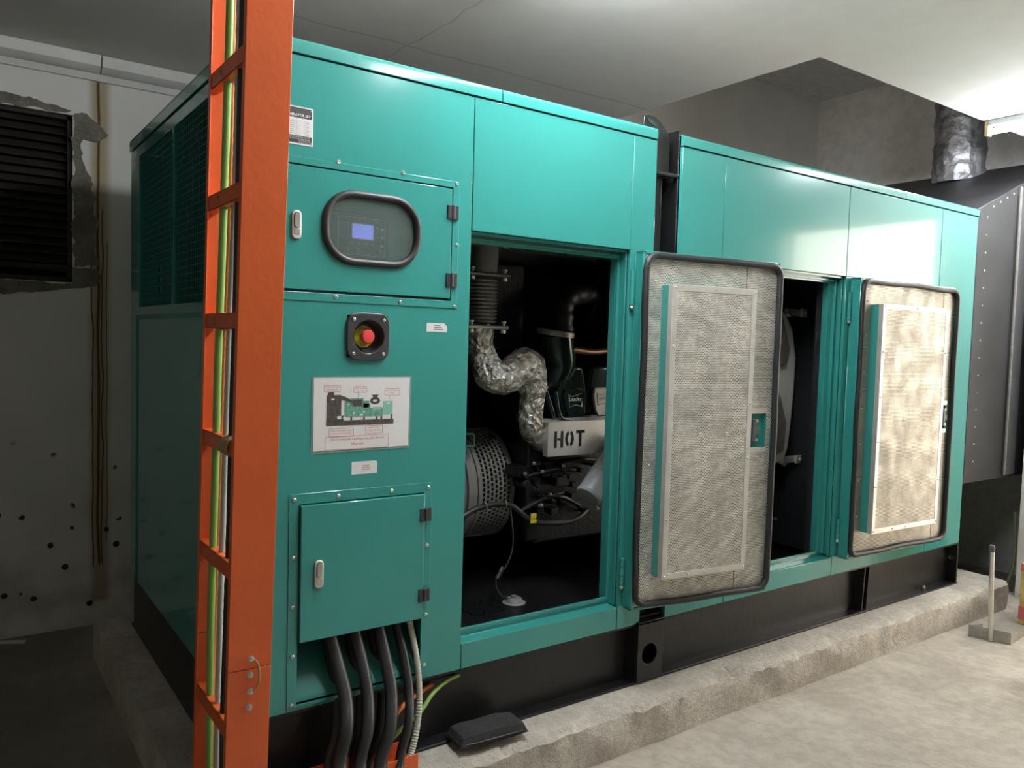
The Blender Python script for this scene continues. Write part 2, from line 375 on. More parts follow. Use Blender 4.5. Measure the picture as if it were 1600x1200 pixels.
def plate(mb, x0, x1, y0, y1, z0, z1, holes=()):
    """flat plate with rectangular holes, cut into clean strips"""
    xs = sorted({x0, x1, *[h[0] for h in holes], *[h[1] for h in holes]}); zs = sorted({z0, z1, *[h[2] for h in holes], *[h[3] for h in holes]})
    bm = mb.bm; V = {}
    def vv(i, j, y): 
        k = (i, j, y)
        if k not in V: V[k] = bm.verts.new((xs[i], y, zs[j]))
        return V[k]
    def solid(i, j):
        if not (0 <= i < len(xs)-1 and 0 <= j < len(zs)-1): return False
        cx, cz = (xs[i]+xs[i+1])/2, (zs[j]+zs[j+1])/2
        return not any(h[0] < cx < h[1] and h[2] < cz < h[3] for h in holes)
    for i in range(len(xs)-1):
        for j in range(len(zs)-1):
            if not solid(i, j): continue
            for y in (y0, y1): mb._face([vv(i, j, y), vv(i+1, j, y), vv(i+1, j+1, y), vv(i, j+1, y)])
            for di, dj, a, b in ((-1, 0, (i, j), (i, j+1)), (1, 0, (i+1, j), (i+1, j+1)), (0, -1, (i, j), (i+1, j)), (0, 1, (i, j+1), (i+1, j+1))):
                if not solid(i+di, j+dj): mb._face([vv(*a, y0), vv(*b, y0), vv(*b, y1), vv(*a, y1)])
    return mb
def screw(mb, x, y, z, r=.0055, h=.004):
    mb.lathe([(r, 0), (r*.95, h*.6), (r*.6, h), (r*.55, h*.98), (r*.4, h*.4), (0, h*.4)], (x, y, z), (0, -1, 0), 12)

def yplate(mb, y0, y1, x0, x1, z0, z1, holes=()):
    t = MB(); plate(t, y0, y1, x0, x1, z0, z1, holes)
    vm = {}
    for v in t.bm.verts: vm[v] = mb.bm.verts.new((v.co.y, v.co.x, v.co.z))
    for f in t.bm.faces: mb._face([vm[v] for v in f.verts])
    t.bm.free(); return mb
# ================================================================== SETTING
XW, YB, ZC, ZR = 4.60, 2.20, 2.74, 3.66
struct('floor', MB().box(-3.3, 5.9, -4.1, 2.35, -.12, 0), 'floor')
mb = MB(); plate(mb, -3.3, 5.9, YB, YB+.15, 0, 3.75, [(-1.25, -.16, 1.675, 2.46)]); struct('wall_back', mb, 'wall')
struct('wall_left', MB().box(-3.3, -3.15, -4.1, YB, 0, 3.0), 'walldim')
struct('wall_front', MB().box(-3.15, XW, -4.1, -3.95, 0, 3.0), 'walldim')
# right wall with daylight doorway
mb = MB(); mb.box(XW, XW+.2, -4.1, DOOR_Y0, 0, 3.0); mb.box(XW, XW+.2, DOOR_Y1, -.05, 0, 3.0); mb.box(XW, XW+.2, DOOR_Y0, DOOR_Y1, DOOR_Z, 3.0)
struct('wall_right', mb, 'wall')
struct('wall_shaft_side', MB().box(XW+.2, 5.7, -.13, -.05, 0, 3.0), 'wall_dark')
struct('wall_shaft_right', MB().box(5.7, 5.9, -.13, YB, 0, 3.75), 'wall_dark')
# lower ceiling with the raised shaft behind
mb = MB(); bm = mb.bm
poly = [(-3.3, -4.1), (5.9, -4.1), (5.9, .02), (2.48, .02), (2.48, YB), (-3.3, YB)]
mb.prism(poly, 'z', ZC, ZC+.22); struct('ceiling', mb, 'ceiling')
struct('ceiling_shaft', MB().box(2.3, 5.9, -.13, YB, ZR, ZR+.1), 'wall_dark')
mb = MB(); yplate(mb, .02, YB, 2.28, 2.48, ZC+.22, ZR, [(.75, 1.35, 3.12, 3.42)]); struct('wall_shaft_left', mb, 'wall_dark')  # unseen opening put in so daylight lifts the shaft
struct('wall_shaft_front', MB().box(2.48, 5.7, -.13, .02, ZC+.22, ZR), 'wall_dark')
struct('wall_duct', MB().box(5.12, 5.25, -.05, 1.7, 0, .725), 'wall_duct')
struct('ground_outside', MB().box(5.0, 12, -8, -.2, -.14, -.02), 'ground_out')
# cornice conduit along the back wall under the ceiling
mb = MB(); mb.prism([(YB-.035, 2.665), (YB-.075, 2.69), (YB-.085, ZC-.002), (YB, ZC-.002), (YB, 2.665)], 'x', -3.1, -.051)
mb.prism([(YB-.035, 2.665), (YB-.075, 2.69), (YB-.085, ZC-.002), (YB, ZC-.002), (YB, 2.665)], 'x', -.045, 2.2)
mb.prism([(YB-.02, 2.635), (YB-.035, 2.662), (YB, 2.662), (YB, 2.635)], 'x', -3.1, 2.2)
M['cornice'] = mat('cornice_paint', (.75, .75, .72), .6, 0, .08, 5, .1, 20)
struct('trim_1', mb, 'cornice')
# louvred opening
mb = MB(); mb.box(-1.25, -.16, YB+.02, YB+.14, 1.68, 1.70); mb.box(-1.25, -.16, YB+.02, YB+.14, 2.44, 2.455); mb.box(-.18, -.16, YB+.02, YB+.14, 1.68, 2.455); mb.box(-1.25, -1.23, YB+.02, YB+.14, 1.68, 2.455)
mb.box(-1.24, -.16, YB+.004, YB+.02, 1.735, 1.755)
wl = struct('window_1', mb, 'louver')
mb = MB()
for i in range(18):
    z = 1.73+i*.040
    mb.prism([(YB+.03, z), (YB+.09, z+.05), (YB+.093, z+.047), (YB+.033, z-.003)], 'x', -1.23, -.18)
obj('louver_slats', mb, 'louver', wl)
mb = MB(); mb.box(-1.25, -.16, YB+.145, YB+.149, 1.675, 2.46); obj('louver_backing', mb, 'lining', wl)
# mortar patch around the louvre (irregular outline, slightly proud)
def ragged(pts, amp, seed, step=.012):
    out = []
    for i, p in enumerate(pts):
        q = pts[(i+1) % len(pts)]; L = math.dist(p, q); k = max(1, int(L/step))
        for j in range(k):
            t = j/k; x = p[0]+(q[0]-p[0])*t; z = p[1]+(q[1]-p[1])*t
            out.append((x+amp*noise.noise(Vector((x*14, z*14, seed)))+amp*.5*noise.noise(Vector((x*50, z*50, seed))), z+amp*noise.noise(Vector((x*14, z*14, seed+5)))+amp*.4*noise.noise(Vector((x*50, z*50, seed+5)))))
    return out
mb = MB()
mb.prism(ragged([(-1.3, 2.463), (-.19, 2.463), (-.17, 2.48), (-.3, 2.50), (-.6, 2.53), (-1.3, 2.55)], .014, 1), 'y', YB-.005, YB+.001)
mb.prism(ragged([(-.158, 2.455), (-.10, 2.475), (-.035, 2.43), (-.02, 2.38), (-.06, 2.345), (-.11, 2.35), (-.158, 2.35)], .018, 3), 'y', YB-.005, YB+.001)
mb.prism(ragged([(-.158, 2.355), (-.125, 2.355), (-.115, 2.25), (-.075, 2.1), (-.05, 1.98), (-.06, 1.85), (-.05, 1.76), (-.158, 1.74)], .026, 4), 'y', YB-.004, YB+.001)
mb.prism(ragged([(-.158, 1.745), (-.05, 1.745), (-.03, 1.71), (-.06, 1.665), (-.2, 1.64), (-.5, 1.60), (-1.3, 1.62), (-1.3, 1.67), (-.158, 1.67)], .013, 6), 'y', YB-.004, YB+.001)
struct('trim_2', mb, 'mortar')
# concrete pad under the generator
mb = MB(); bm = mb.bm
nx, X0, X1 = 150, -.13, 4.30; prof = [(-.128, .0), (-.130, .05), (-.133, .10), (-.132, .145), (-.118, .165), (-.07, .165), (-.02, .165)]
rings = []
for i in range(nx+1):
    x = X0+(X1-X0)*i/nx; row = []
    for j, (y, z) in enumerate(prof):
        a = noise.noise(Vector((x*5, y*5, z*5))); b2 = noise.noise(Vector((x*17, y*9, z*17+3))); c2 = noise.noise(Vector((x*45, j*1.7, 1)))
        e = (.014*a+.016*b2+.008*c2)*(1 if 0 < j < 6 else .3)
        if j == 4: e += .034*max(0, b2)+.022*max(0, c2)
        row.append(bm.verts.new((x, y+e, max(0, z-(abs(e)*.6 if j in (3, 4, 5) else 0)))))
    row.append(bm.verts.new((x, 1.78, .165))); row.append(bm.verts.new((x, 1.78, 0))); rings.append(row)
for A, Bv in zip(rings, rings[1:]):
    for j in range(len(A)): mb._face([A[j], Bv[j], Bv[(j+1) % len(A)], A[(j+1) % len(A)]])
mb._face(rings[0]); mb._face(rings[-1][::-1])
tag(obj('concrete_pad', mb, 'pad'), 'long low chipped concrete pad under the black base of the green generator', 'plinth')

# ================================================================== GENERATOR
ZB, ZT, L = .40, 2.256, 3.97
G1, G2 = 1.484, 1.617   # gap between the two halves
DEP = 1.63
gen = thing('diesel_generator', 'large teal green diesel generator canopy on a black skid, two doors open', 'generator', (L/2, DEP/2, .165))
# --- skid
mb = MB()
for x0, x1 in ((0, L+.01),):
    mb.box(x0, x1, .055, .067, .165, ZB)          # web
    mb.box(x0, x1, 0.0, .07, .165, .175)        # bottom flange
    mb.box(x0, x1, .005, .067, ZB-.010, ZB-.001)
    mb.box(x0, x1, DEP-.067, DEP-.055, .165, ZB); mb.box(x0, x1, DEP-.07, DEP, .165, .175)
mb.box(0, .012, .055, DEP-.055, .165, ZB); mb.box(L, L+.012, .055, DEP-.055, .165, ZB)
skid = obj('base_skid', mb, 'black', gen, bevel=.0015)
def rib(x, hole=False):
    mb = MB(); mb.prism([(.056, .176), (.012, .176), (.004, ZB-.012), (.056, ZB-.012)], 'x', x, x+.010)
    return obj('rib', mb, 'black', skid, bevel=.001)
rib(3.03); rib(3.07)
mb = MB(); pr = [(.056, .176), (.0, .176), (.0, ZB-.012), (.056, ZB-.012)]
inner = circle(.030, .31, .014, 16); mb.ring_plate(rect_like(inner, 0.0, .056, .176, ZB-.012), inner, 'x', 3.955, 3.968); obj('end_rib', mb, 'black', skid)
# lifting lug plate with round hole, standing on the flange
mb = MB(); inner = circle(1.531, .278, .040, 32); mb.ring_plate(rect_like(inner, 1.468, 1.602, .176, .405), inner, 'y', -.012, -.002)
mb.box(1.468, 1.480, -.002, .055, .176, .405); mb.box(1.590, 1.602, -.002, .055, .176, .405); mb.box(1.468, 1.602, -.012, .055, .397, .407)
lug = obj('fork_pocket', mb, 'black', skid, bevel=.0012)
mb = MB(); mb.lathe([(.006, 0), (.006, .02)], (3.665, .03, .175), (0, 0, 1), 6); mb.lathe([(.010, 0), (.010, .008)], (3.665, .03, .180), (0, 0, 1), 6); obj('anchor_stud', mb, 'steel', skid)
# --- lower dark body walls (inside lining)
mb = MB()
mb.box(.02, L-.02, DEP-.05, DEP-.02, ZB, ZT-.06)       # back lining
mb.box(.66, .68, .08, DEP-.05, .43, ZT-.06)            # bulkhead beside control section
mb.box(2.92, 2.96, .06, DEP-.05, .43, ZT-.06)          # bulkhead before the fan room
mb.box(.68, 2.92, .07, DEP-.05, 2.10, 2.13)            # ceiling lining
mb.box(1.40, 1.48, .07, .10, .43, 2.10); mb.box(1.62, 1.94, .07, .10, .43, 2.10)
mb.box(2.66, 2.92, .075, .10, .43, 2.10)
obj('compartment_lining', mb, 'lining', gen)
mb = MB(); mb.box(.02, 1.50, .07, DEP-.05, ZB, .42); mb.box(1.50, L-.03, .07, DEP-.05, ZB-.02, .40); deck = obj('deck_plate', mb, 'black', gen)
mb = MB()
for u, v in ((742, 950), (756, 962), (768, 950), (752, 944)):
    p = at(u, v, 'z', .42); mb.lathe([(.011, 0), (.011, .008), (.006, .009), (.006, .02)], p, (0, 0, 1), 6)
p = at(754, 953, 'z', .42); mb.box(p.x-.07, p.x+.07, p.y-.05, p.y+.05, .42, .426)
obj('mount_bolts', mb, 'engine', deck)
mb = MB(); p = at(803, 943, 'z', .42)
mb.lathe([(.045, 0), (.047, .006), (.036, .010), (.030, .022), (.012, .024), (.012, .032)], p, (0, 0, 1), 20)
obj('drain_cap', mb, 'guard', deck)
# --- top cap in segments (front edge rounded)
def cap(x0, x1):
    pr = [(-.004, 2.214)]
    for i in range(7):
        a = R(180-90*i/6); pr.append((.014+.018*math.cos(a), ZT-.018+.018*math.sin(a)))
    pr += [(DEP-.01, ZT), (DEP+.004, ZT-.012), (DEP+.004, 2.214), (DEP-.01, 2.214), (DEP-.01, ZT-.004), (.01, ZT-.004), (.01, 2.214)]
    mb = MB(); mb.prism(pr, 'x', x0, x1); return obj('roof_cap', mb, 'teal', gen)
for a, b in ((-.012, .784), (.788, G1-.004), (G2, 2.424), (2.428, 3.204), (3.208, L+.010)): cap(a, b)
for a in (-.012, L+.002): mb = MB(); mb.box(a, a+.008, -.004, DEP+.004, 2.214, ZT-.006); obj('roof_end_cap', mb, 'teal', gen)
mb = MB(); mb.box(.04, G1-.04, .05, DEP-.05, ZT+.0005, ZT+.003); obj('added_roof_sheet', mb, 'bouncegrey', gen)  # unseen grey sheet added so the roof throws less green on the ceiling
mb = MB(); mb.box(G2+.04, L-.04, .05, DEP-.05, ZT+.0005, ZT+.003); obj('added_roof_sheet', mb, 'bouncegrey', gen)
# --- front skin panels
ZP = 2.209; PY = .014; g = .0016
def skin(name, x0, x1, z0, z1, holes=(), y=0.0):
    mb = MB(); plate(mb, x0+g, x1-g, y, y+PY, z0, z1, holes); return obj(name, mb, 'teal', gen, bevel=.0016)
# dark gap strips behind the seams
mb = MB()
for x in (.685, 1.365, 1.866, 2.733, 3.583): mb.box(x-.006, x+.006, .0145, .03, ZB+.005 if x != 1.866 else 1.8, ZP)
mb.box(.0, G1-.006, .012, .03, 2.19, 2.216); mb.box(G2+.004, L-.002, .012, .03, 2.19, 2.216)
obj('seam_backing', mb, 'gap', gen)
ctrl = skin('control_panel', -.008, .685, ZB, ZP, [(.035, .624, 1.567, 1.931), (.275, .401, 1.40, 1.52), (.130, .547, ZB+.012, 1.000)])
skin('upper_panel', .685, 1.365, 1.80, ZP); skin('corner_post', 1.365, G1, ZB, ZP)
skin('corner_post', G2, 1.866, 1.80, ZP); skin('upper_panel', 1.866, 2.733, 1.80, ZP); skin('upper_panel', 2.733, 3.583, 1.80, ZP)
skin('corner_post', 3.583, L, ZB, ZP)
skin('middle_post', 2.733, 3.583, ZB, 1.80)
skin('lower_post', G2, 1.963, ZB, 1.80)
# sills below the door openings
def sill(x0, x1):
    mb = MB(); mb.prism([(0, ZB), (0, .483), (.045, .487), (.045, .512), (.057, .512), (.057, ZB)], 'x', x0, x1); return obj('door_sill', mb, 'teal', gen, bevel=.0018)
sill(.686, 1.362); sill(1.965, 2.73)
# recessed door frames
def frame(x0, x1, xa, xb):
    mb = MB(); plate(mb, x0, x1, .045, .055, .49, 1.80, [(xa, xb, .50, 1.768)])
    mb.box(x0, x1, .014, .055, 1.79, 1.80)                       # lintel underside
    mb.box(xb, xb+.006, .055, .085, .50, 1.77); mb.box(xb+.030, xb+.038, .030, .045, .50, 1.79)
    mb.box(xa, xb, .055, .085, 1.768, 1.774); mb.box(x0, xb+.03, .034, .046, 1.776, 1.782)
    mb.box(xa-.004, xa, .055, .085, .50, 1.77)
    mb.box(x1-.006, x1, .014, .046, .49, 1.80)
    return obj('door_frame', mb, 'teal', gen, bevel=.001)
frame(.686, 1.364, .69, at(955, 700, 'y', .045).x); frame(1.96, 2.732, 2.0, at(1285, 650, 'y', .045).x)
# bright rain strip light catching under the lintel
# gap between halves: posts, lugs, tie bar
mb = MB(); mb.box(G1+.002, G2-.002, .15, .16, ZB+.002, 2.262); mb.box(G1, G1+.006, .015, .15, ZB+.002, 2.21); mb.box(G2-.006, G2-.001, .015, .16, ZB+.002, 2.272)
mb.box(G1+.0665, G1+.071, .04, .15, ZB+.002, 2.262); mb.box(G1+.004, G1+.071, .043, .048, ZB+.002, 2.225)
post = obj('centre_frame', mb, 'black', gen, bevel=.001)
arc = [at(u, v, 'y', .034) for u, v in ((1006, 192), (1007, 180), (1014, 178), (1024, 182), (1034, 192), (1042, 204), (1047, 218), (1045, 275), (1024, 275), (1008, 270))]
mb = MB(); mb.prism([(p.x, p.z) for p in arc], 'y', .034, .0425); lugt = obj('lifting_eye', mb, 'black', post, bevel=.002)
mb = MB(); mb.prism([(p.x, p.z) for p in [at(u, v, 'y', .0325) for u, v in ((1011, 184), (1016, 184), (1028, 196), (1024, 198), (1014, 190))]], 'y', .0325, .0345); obj('lifting_slot', mb, 'gap', post)
mb = MB(); mb.cyl((G1+.001, .018, 2.10), (G2-.002, .018, 2.10), .009, n=12); obj('tie_bar', mb, 'black', post)
mb = MB(); p = at(1059, 253, 'y', .148); mb.lathe([(.013, 0), (.013, .008), (.008, .009), (.008, .016)], (G2-.05, .149, 2.16), (0, -1, 0), 6); obj('bolt', mb, 'steel', post)
mb = MB(); mb.box(G1+.006, G2-.006, .02, .05, ZB+.01, ZB+.018)
obj('tie_plate', mb, 'black', post)
for x in (1.50, 1.56): mb = MB(); mb.lathe([(.007, 0), (.007, .006)], (x, .149, ZB+.05), (0, -1, 0), 6); obj('bolt', mb, 'steel', post)
# --- back and right end walls, left end with mesh vents
mb = MB(); mb.box(0, L, DEP-.014, DEP, ZB, ZP); obj('rear_panel', mb, 'teal', gen)
mb = MB(); mb.box(L-.012, L, .014, DEP-.014, ZB, ZP); obj('radiator_end_panel', mb, 'teal', gen)
mb = MB(); yplate(mb, .002, DEP-.002, -.006, .006, ZB, ZP, [(.17, .85, 1.555, 2.165), (.875, 1.455, 1.555, 2.165)]); endp = obj('air_inlet_end_panel', mb, 'teal', gen, bevel=.0015)
mb = MB(); mb.box(-.010, -.006, .10, 1.50, 1.505, 1.52); mb.box(-.010, -.006, 1.475, 1.50, ZB, 1.505)
obj('end_panel_fold', mb, 'teal_in', endp)
for ya, yb in ((.17, .85), (.875, 1.455)):
    mb = MB(); k = int((yb-ya)/.024); kz = int(.61/.024)
    for i in range(k+1):
        y = ya+(yb-ya)*i/k; mb.box(.001, .004, y-.0012, y+.0012, 1.555, 2.165)
    for j in range(kz+1):
        z = 1.555+.61*j/kz; mb.box(.003, .0055, ya, yb, z-.0012, z+.0012)
    obj('wire_mesh', mb, 'teal_in', endp)
mb = MB(); mb.box(.10, .12, .1, 1.5, 1.5, 2.18); obj('inlet_baffle', mb, 'lining', gen)
# --- control door frame A, door, window
mb = MB(); plate(mb, .022, .636, -.0025, -.0002, 1.554, 1.941, [(.045, .613, 1.577, 1.922)]); obj('door_surround', mb, 'teal', gen, bevel=.0008)
WL, WR, WB, WT_ = .196, .496, 1.664, 1.866
inner = rrect(WL+.008, WR-.008, WB+.008, WT_-.008, .082, 8)
mb = MB(); mb.ring_plate(rect_like(inner, .051, .608, 1.584, 1.917), inner, 'y', -.006, .008)
cdoor = obj('control_door', mb, 'teal', gen, bevel=.0015)
mb = MB(); mb.sweep([(x, -.009, z) for x, z in rrect(WL+.006, WR-.006, WB+.006, WT_-.006, .084, 8)], .0105, 10, closed=True); obj('window_seal', mb, 'rubber', cdoor)
mb = MB(); mb.prism(rrect(WL+.006, WR-.006, WB+.006, WT_-.006, .084, 8), 'y', -.004, -.001); obj('window_pane', mb, 'glass', cdoor)
def latch(parent, x, z, y, h=.077, w=.026):
    mb = MB(); mb.prism(rrect(x-w/2, x+w/2, z-h/2, z+h/2, w/2-.001, 6), 'y', y-.007, y); o = obj('latch', mb, 'alu', parent, bevel=.002)
    mb = MB(); mb.prism(rrect(x-w*.34, x+w*.34, z-h*.12, z+h*.43, w*.32, 5), 'y', y-.0074, y-.0071); obj('latch_recess', mb, 'ink', parent)
    mb = MB(); mb.prism(rrect(x-w*.29, x+w*.29, z-h*.10, z+h*.40, w*.27, 5), 'y', y-.0115, y-.0072); mb.prism(rrect(x-w*.31, x+w*.31, z-h*.36, z-h*.13, .003, 3), 'y', y-.0085, y-.0072); return o, mb
o, mb = latch(cdoor, .1195, 1.757, -.006); obj('push_button', mb, 'steel', cdoor, bevel=.001)
def butt(parent, x, z, y, h=.036):
    mb = MB(); mb.box(x-.019, x-.001, y-.008, y, z-h/2, z+h/2); mb.box(x+.001, x+.019, y-.008, y, z-h/2, z+h/2); mb.cyl((x, y-.006, z-h/2), (x, y-.006, z+h/2), .006, n=10)
    return obj('hinge', mb, 'darkplate', parent, bevel=.001)
butt(cdoor, .611, 1.846, -.003, .042); butt(cdoor, .611, 1.640, -.003, .042)
# recess behind the door and controller
mb = MB(); mb.box(.035, .624, .056, .061, 1.567, 1.931); mb.box(.030, .036, .014, .08, 1.56, 1.94); mb.box(.622, .628, .014, .08, 1.56, 1.94); mb.box(.03, .628, .014, .08, 1.56, 1.567); mb.box(.03, .628, .014, .08, 1.931, 1.94)
obj('control_recess', mb, 'teal_pale', gen)
Y0 = .034; cTL = at(522, 330, 'y', Y0); cBR = at(607, 408, 'y', Y0); cx0, cx1, cz1, cz0 = cTL.x, cBR.x+.0, cTL.z+.002, at(520, 400, 'y', Y0).z
mb = MB(); mb.prism(rrect(cx0, cx1, cz0, cz1, .010, 4), 'y', Y0, .056); ctl = obj('controller', mb, 'panelgrey', gen, bevel=.003)
cw, ch = cx1-cx0, cz1-cz0
mb = MB(); o_l = rrect(cx0+cw*.07, cx1-cw*.07, cz0+ch*.07, cz1-ch*.09, .008, 4); i_l = rrect(cx0+cw*.078, cx1-cw*.078, cz0+ch*.078, cz1-ch*.098, .0075, 4); mb.ring_plate(o_l, i_l, 'y', Y0-.0004, Y0)
lx0, lx1, lz0, lz1 = cx0+cw*.09, cx0+cw*.26, cz0+ch*.42, cz0+ch*.78
mb.ring_plate(rrect(lx0, lx1, lz0, lz1, .003, 3), rrect(lx0+.0007, lx1-.0007, lz0+.0007, lz1-.0007, .0025, 3), 'y', Y0-.0004, Y0)
for i, (t, s) in enumerate((('GENSET', .005), ('- - M', .007), ('MAINS', .005), ('▪▪▪ ON', .005))): mb.text(t, s, lx0+.002, lz1-.012-i*.0088, Y0-.0006)
mb.text('HGM6120', .005, cx1-cw*.26, cz1-ch*.17, Y0-.0006)
for i in range(3):
    zz = cz1-ch*(.30+.19*i); mb.box(cx1-cw*.16, cx1-cw*.10, Y0-.0006, Y0, zz-.0035, zz+.0035); mb.box(cx1-cw*.23, cx1-cw*.20, Y0-.0006, Y0, zz-.001, zz+.001)
mb.prism(circle(cx1-cw*.22, cz1-ch*.27, .0025, 10), 'y', Y0-.0006, Y0)
obj('panel_lettering', mb, 'lightink', ctl)
mb = MB(); mb.text('SMARTGEN', .0068, cx0+cw*.36, cz1-ch*.145, Y0-.0006, bold=.0001); obj('maker_lettering', mb, 'redink', ctl)
sx0, sx1, sz0, sz1 = cx0+cw*.31, cx0+cw*.72, cz0+ch*.42, cz0+ch*.79
mb = MB(); mb.ring_plate(rrect(sx0, sx1, sz0, sz1, .004, 4), rrect(sx0+.003, sx1-.003, sz0+.003, sz1-.003, .003, 4), 'y', Y0-.0008, Y0+.001); obj('screen_bezel', mb, 'lightink', ctl)
mb = MB(); mb.box(sx0+.003, sx1-.003, Y0-.0004, Y0+.0005, sz0+.003, sz1-.003); obj('screen', mb, 'lcd', ctl)
mb = MB()
for i, t in enumerate(('Gen   Stop Mode', '  0V  0.0Hz', '  0A   24.6V')): mb.text(t, .0062, sx0+.005, sz1-.010-i*.0085, Y0-.0006)
obj('screen_text', mb, 'lcdink', ctl)
for i in range(4):
    bx = cx0+cw*(.32+.127*i); bz = cz0+ch*.335; mb = MB(); mb.ring_plate(circle(bx, bz, .0048, 16), circle(bx, bz, .0040, 16), 'y', Y0-.0008, Y0); mb.prism(circle(bx, bz, .0020, 3, R((270, 180, 0, 90)[i])), 'y', Y0-.0008, Y0); obj('arrow_button', mb, 'lightink', ctl)
for i, mt in enumerate(('yellow', 'green', 'grey', 'red')):
    bx = cx0+cw*(.22+.2*i); bz = cz0+ch*.19; mb = MB(); mb.lathe([(.0075, 0), (.0075, .0015), (.006, .0022), (0, .0022)], (bx, Y0, bz), (0, -1, 0), 20)
    b = obj('push_button', mb, mt, ctl); mb = MB(); mb.ring_plate(circle(bx, bz, .0082, 20), circle(bx, bz, .0074, 20), 'y', Y0-.0008, Y0)
    mb.text(('✋', 'I', '□', 'O')[i] if i else '-', .006, bx, bz-.002, Y0-.0026, 'CENTER'); mb.text(('AUTO', 'START', 'TEST', 'STOP')[i], .0032, bx, bz-.0125, Y0-.0006, 'CENTER'); obj('button_ring', mb, 'lightink', ctl)
mb = MB(); p = at(640, 372, 'y', .070); mb.box(.470, .500, .0545, .0558, 1.72, 1.77); obj('sticker', mb, 'guard', gen)
# screws of the two frames
for u, v in ((529, 253), (630, 270), (714, 287), (714, 383), (710, 479), (625, 472), (525, 464)):
    q = at(u, v, 'y', -.003); x, z = q.x, q.z; mb = MB(); screw(mb, x, -.0025, z); obj('screw', mb, 'steel', gen)
# --- emergency stop
ex, ez = .338, 1.4595
inner = circle(ex, ez, .047, 28); mb = MB()
rr = []
for i in range(28):
    a = 2*PI*i/28; k = 1/((abs(math.cos(a))**5+abs(math.sin(a))**5)**(1/5)); rr.append((ex+.067*k*math.cos(a), ez+.069*k*math.sin(a)))
mb.ring_plate(rr, inner, 'y', -.010, -.0002); es = obj('emergency_stop', mb, 'darkplate', gen, bevel=.003, label='black square emergency stop housing with red button on yellow disc')
mb = MB(); mb.lathe([(.047, 0), (.0468, .002), (.045, -.030), (.038, -.036), (0, -.036)], (ex, -.008, ez), (0, -1, 0), 28, (False, True)); obj('cup', mb, 'darkplate', es)
mb = MB(); mb.lathe([(.032, 0), (.032, .002), (0, .002)], (ex, .0270, ez), (0, -1, 0), 28); obj('disc', mb, 'yellow', es)
mb = MB(); mb.text('EMERGENCY', .0095, ex, ez+.020, .0245, 'CENTER'); mb.text('STOP', .0095, ex, ez-.027, .0245, 'CENTER'); obj('disc_lettering', mb, 'ink', es)
mb = MB(); mb.lathe([(.012, 0), (.012, .016), (.019, .020), (.020, .030), (.017, .034), (0, .035)], (ex, .025, ez), (0, -1, 0), 28); obj('red_button', mb, 'red', es, label='red mushroom button')
for dx in (-1, 1):
    for dz in (-1, 1):
        mb = MB(); screw(mb, ex+dx*.047, -.010, ez+dz*.049, .0052, .003); obj('screw', mb, 'steel', es)
# --- stickers and data plate
def slip(x0, x1, z0, z1, name='sticker', mt='white', cut=.008, y=0.0):
    mb = MB(); mb.prism([(x0, z0), (x1, z0), (x1, z1-cut), (x1-cut, z1), (x0, z1)], 'y', y-.0007, y-.0001); return obj(name, mb, mt, gen)
s1 = slip(.532, .604, 1.480, 1.507, 'warning_sticker', cut=.010)
mb = MB()
for i in range(3): mb.box(.557, .590-.005*i, -.0011, -.0008, 1.487+.006*i, 1.489+.006*i)
obj('sticker_print', mb, 'pdark', s1)
s2 = slip(.296, .376, 1.060, 1.097, 'asset_sticker', cut=.004)
mb = MB()
for i in range(3): mb.box(.328, .352, -.0011, -.0008, 1.072+.006*i, 1.0735+.006*i)
obj('sticker_print', mb, 'guard', s2)
px0, px1, pz0, pz1 = .03, .165, 1.972, 2.073
mb = MB(); mb.box(px0, px1, -.0016, -.0001, pz0, pz1); dp = obj('rating_plate', mb, 'white', gen, label='black and white rating plate')
mb = MB(); mb.box(px0+.003, px1-.004, -.0020, -.0017, pz1-.030, pz1-.003); mb.box(px0+.003, px1-.004, -.0020, -.0017, pz0+.004, pz0+.024); obj('plate_bands', mb, 'ink', dp)
mb = MB(); mb.text('POWER GENERATOR SET', .0095, px1-.008, pz1-.026, -.0024, 'RIGHT', bold=.0002)
for i, t in enumerate(('EQUIPMENT TECHNOLOGY CO.,LTD', 'Lot B, Road No.5, Industrial Zone', 'Tel: 0274 3567890', 'Made in Vietnam')): mb.text(t, .0046, px1-.008, pz0+.0190-i*.0048, -.0024, 'RIGHT')
obj('plate_lettering', mb, 'white', dp)
mb = MB()
for i in range(8): mb.box(px0+.006, px1-.007, -.0020, -.0017, pz0+.027+i*.0052, pz0+.0274+i*.0052)
mb.box(.118, .1184, -.0020, -.0017, pz0+.026, pz1-.031)
for i in range(7): mb.box(px1-.025, px1-.012-.003*(i % 2), -.0020, -.0017, pz0+.0285+i*.0052, pz0+.0298+i*.0052); mb.box(.10, .112, -.0020, -.0017, pz0+.0285+i*.0052, pz0+.0296+i*.0052)
obj('plate_table', mb, 'guard', dp)
for z in (pz0+.007, pz1-.007): mb = MB(); screw(mb, px1-.006, -.0016, z, .0022, .0015); obj('rivet', mb, 'steel', dp)
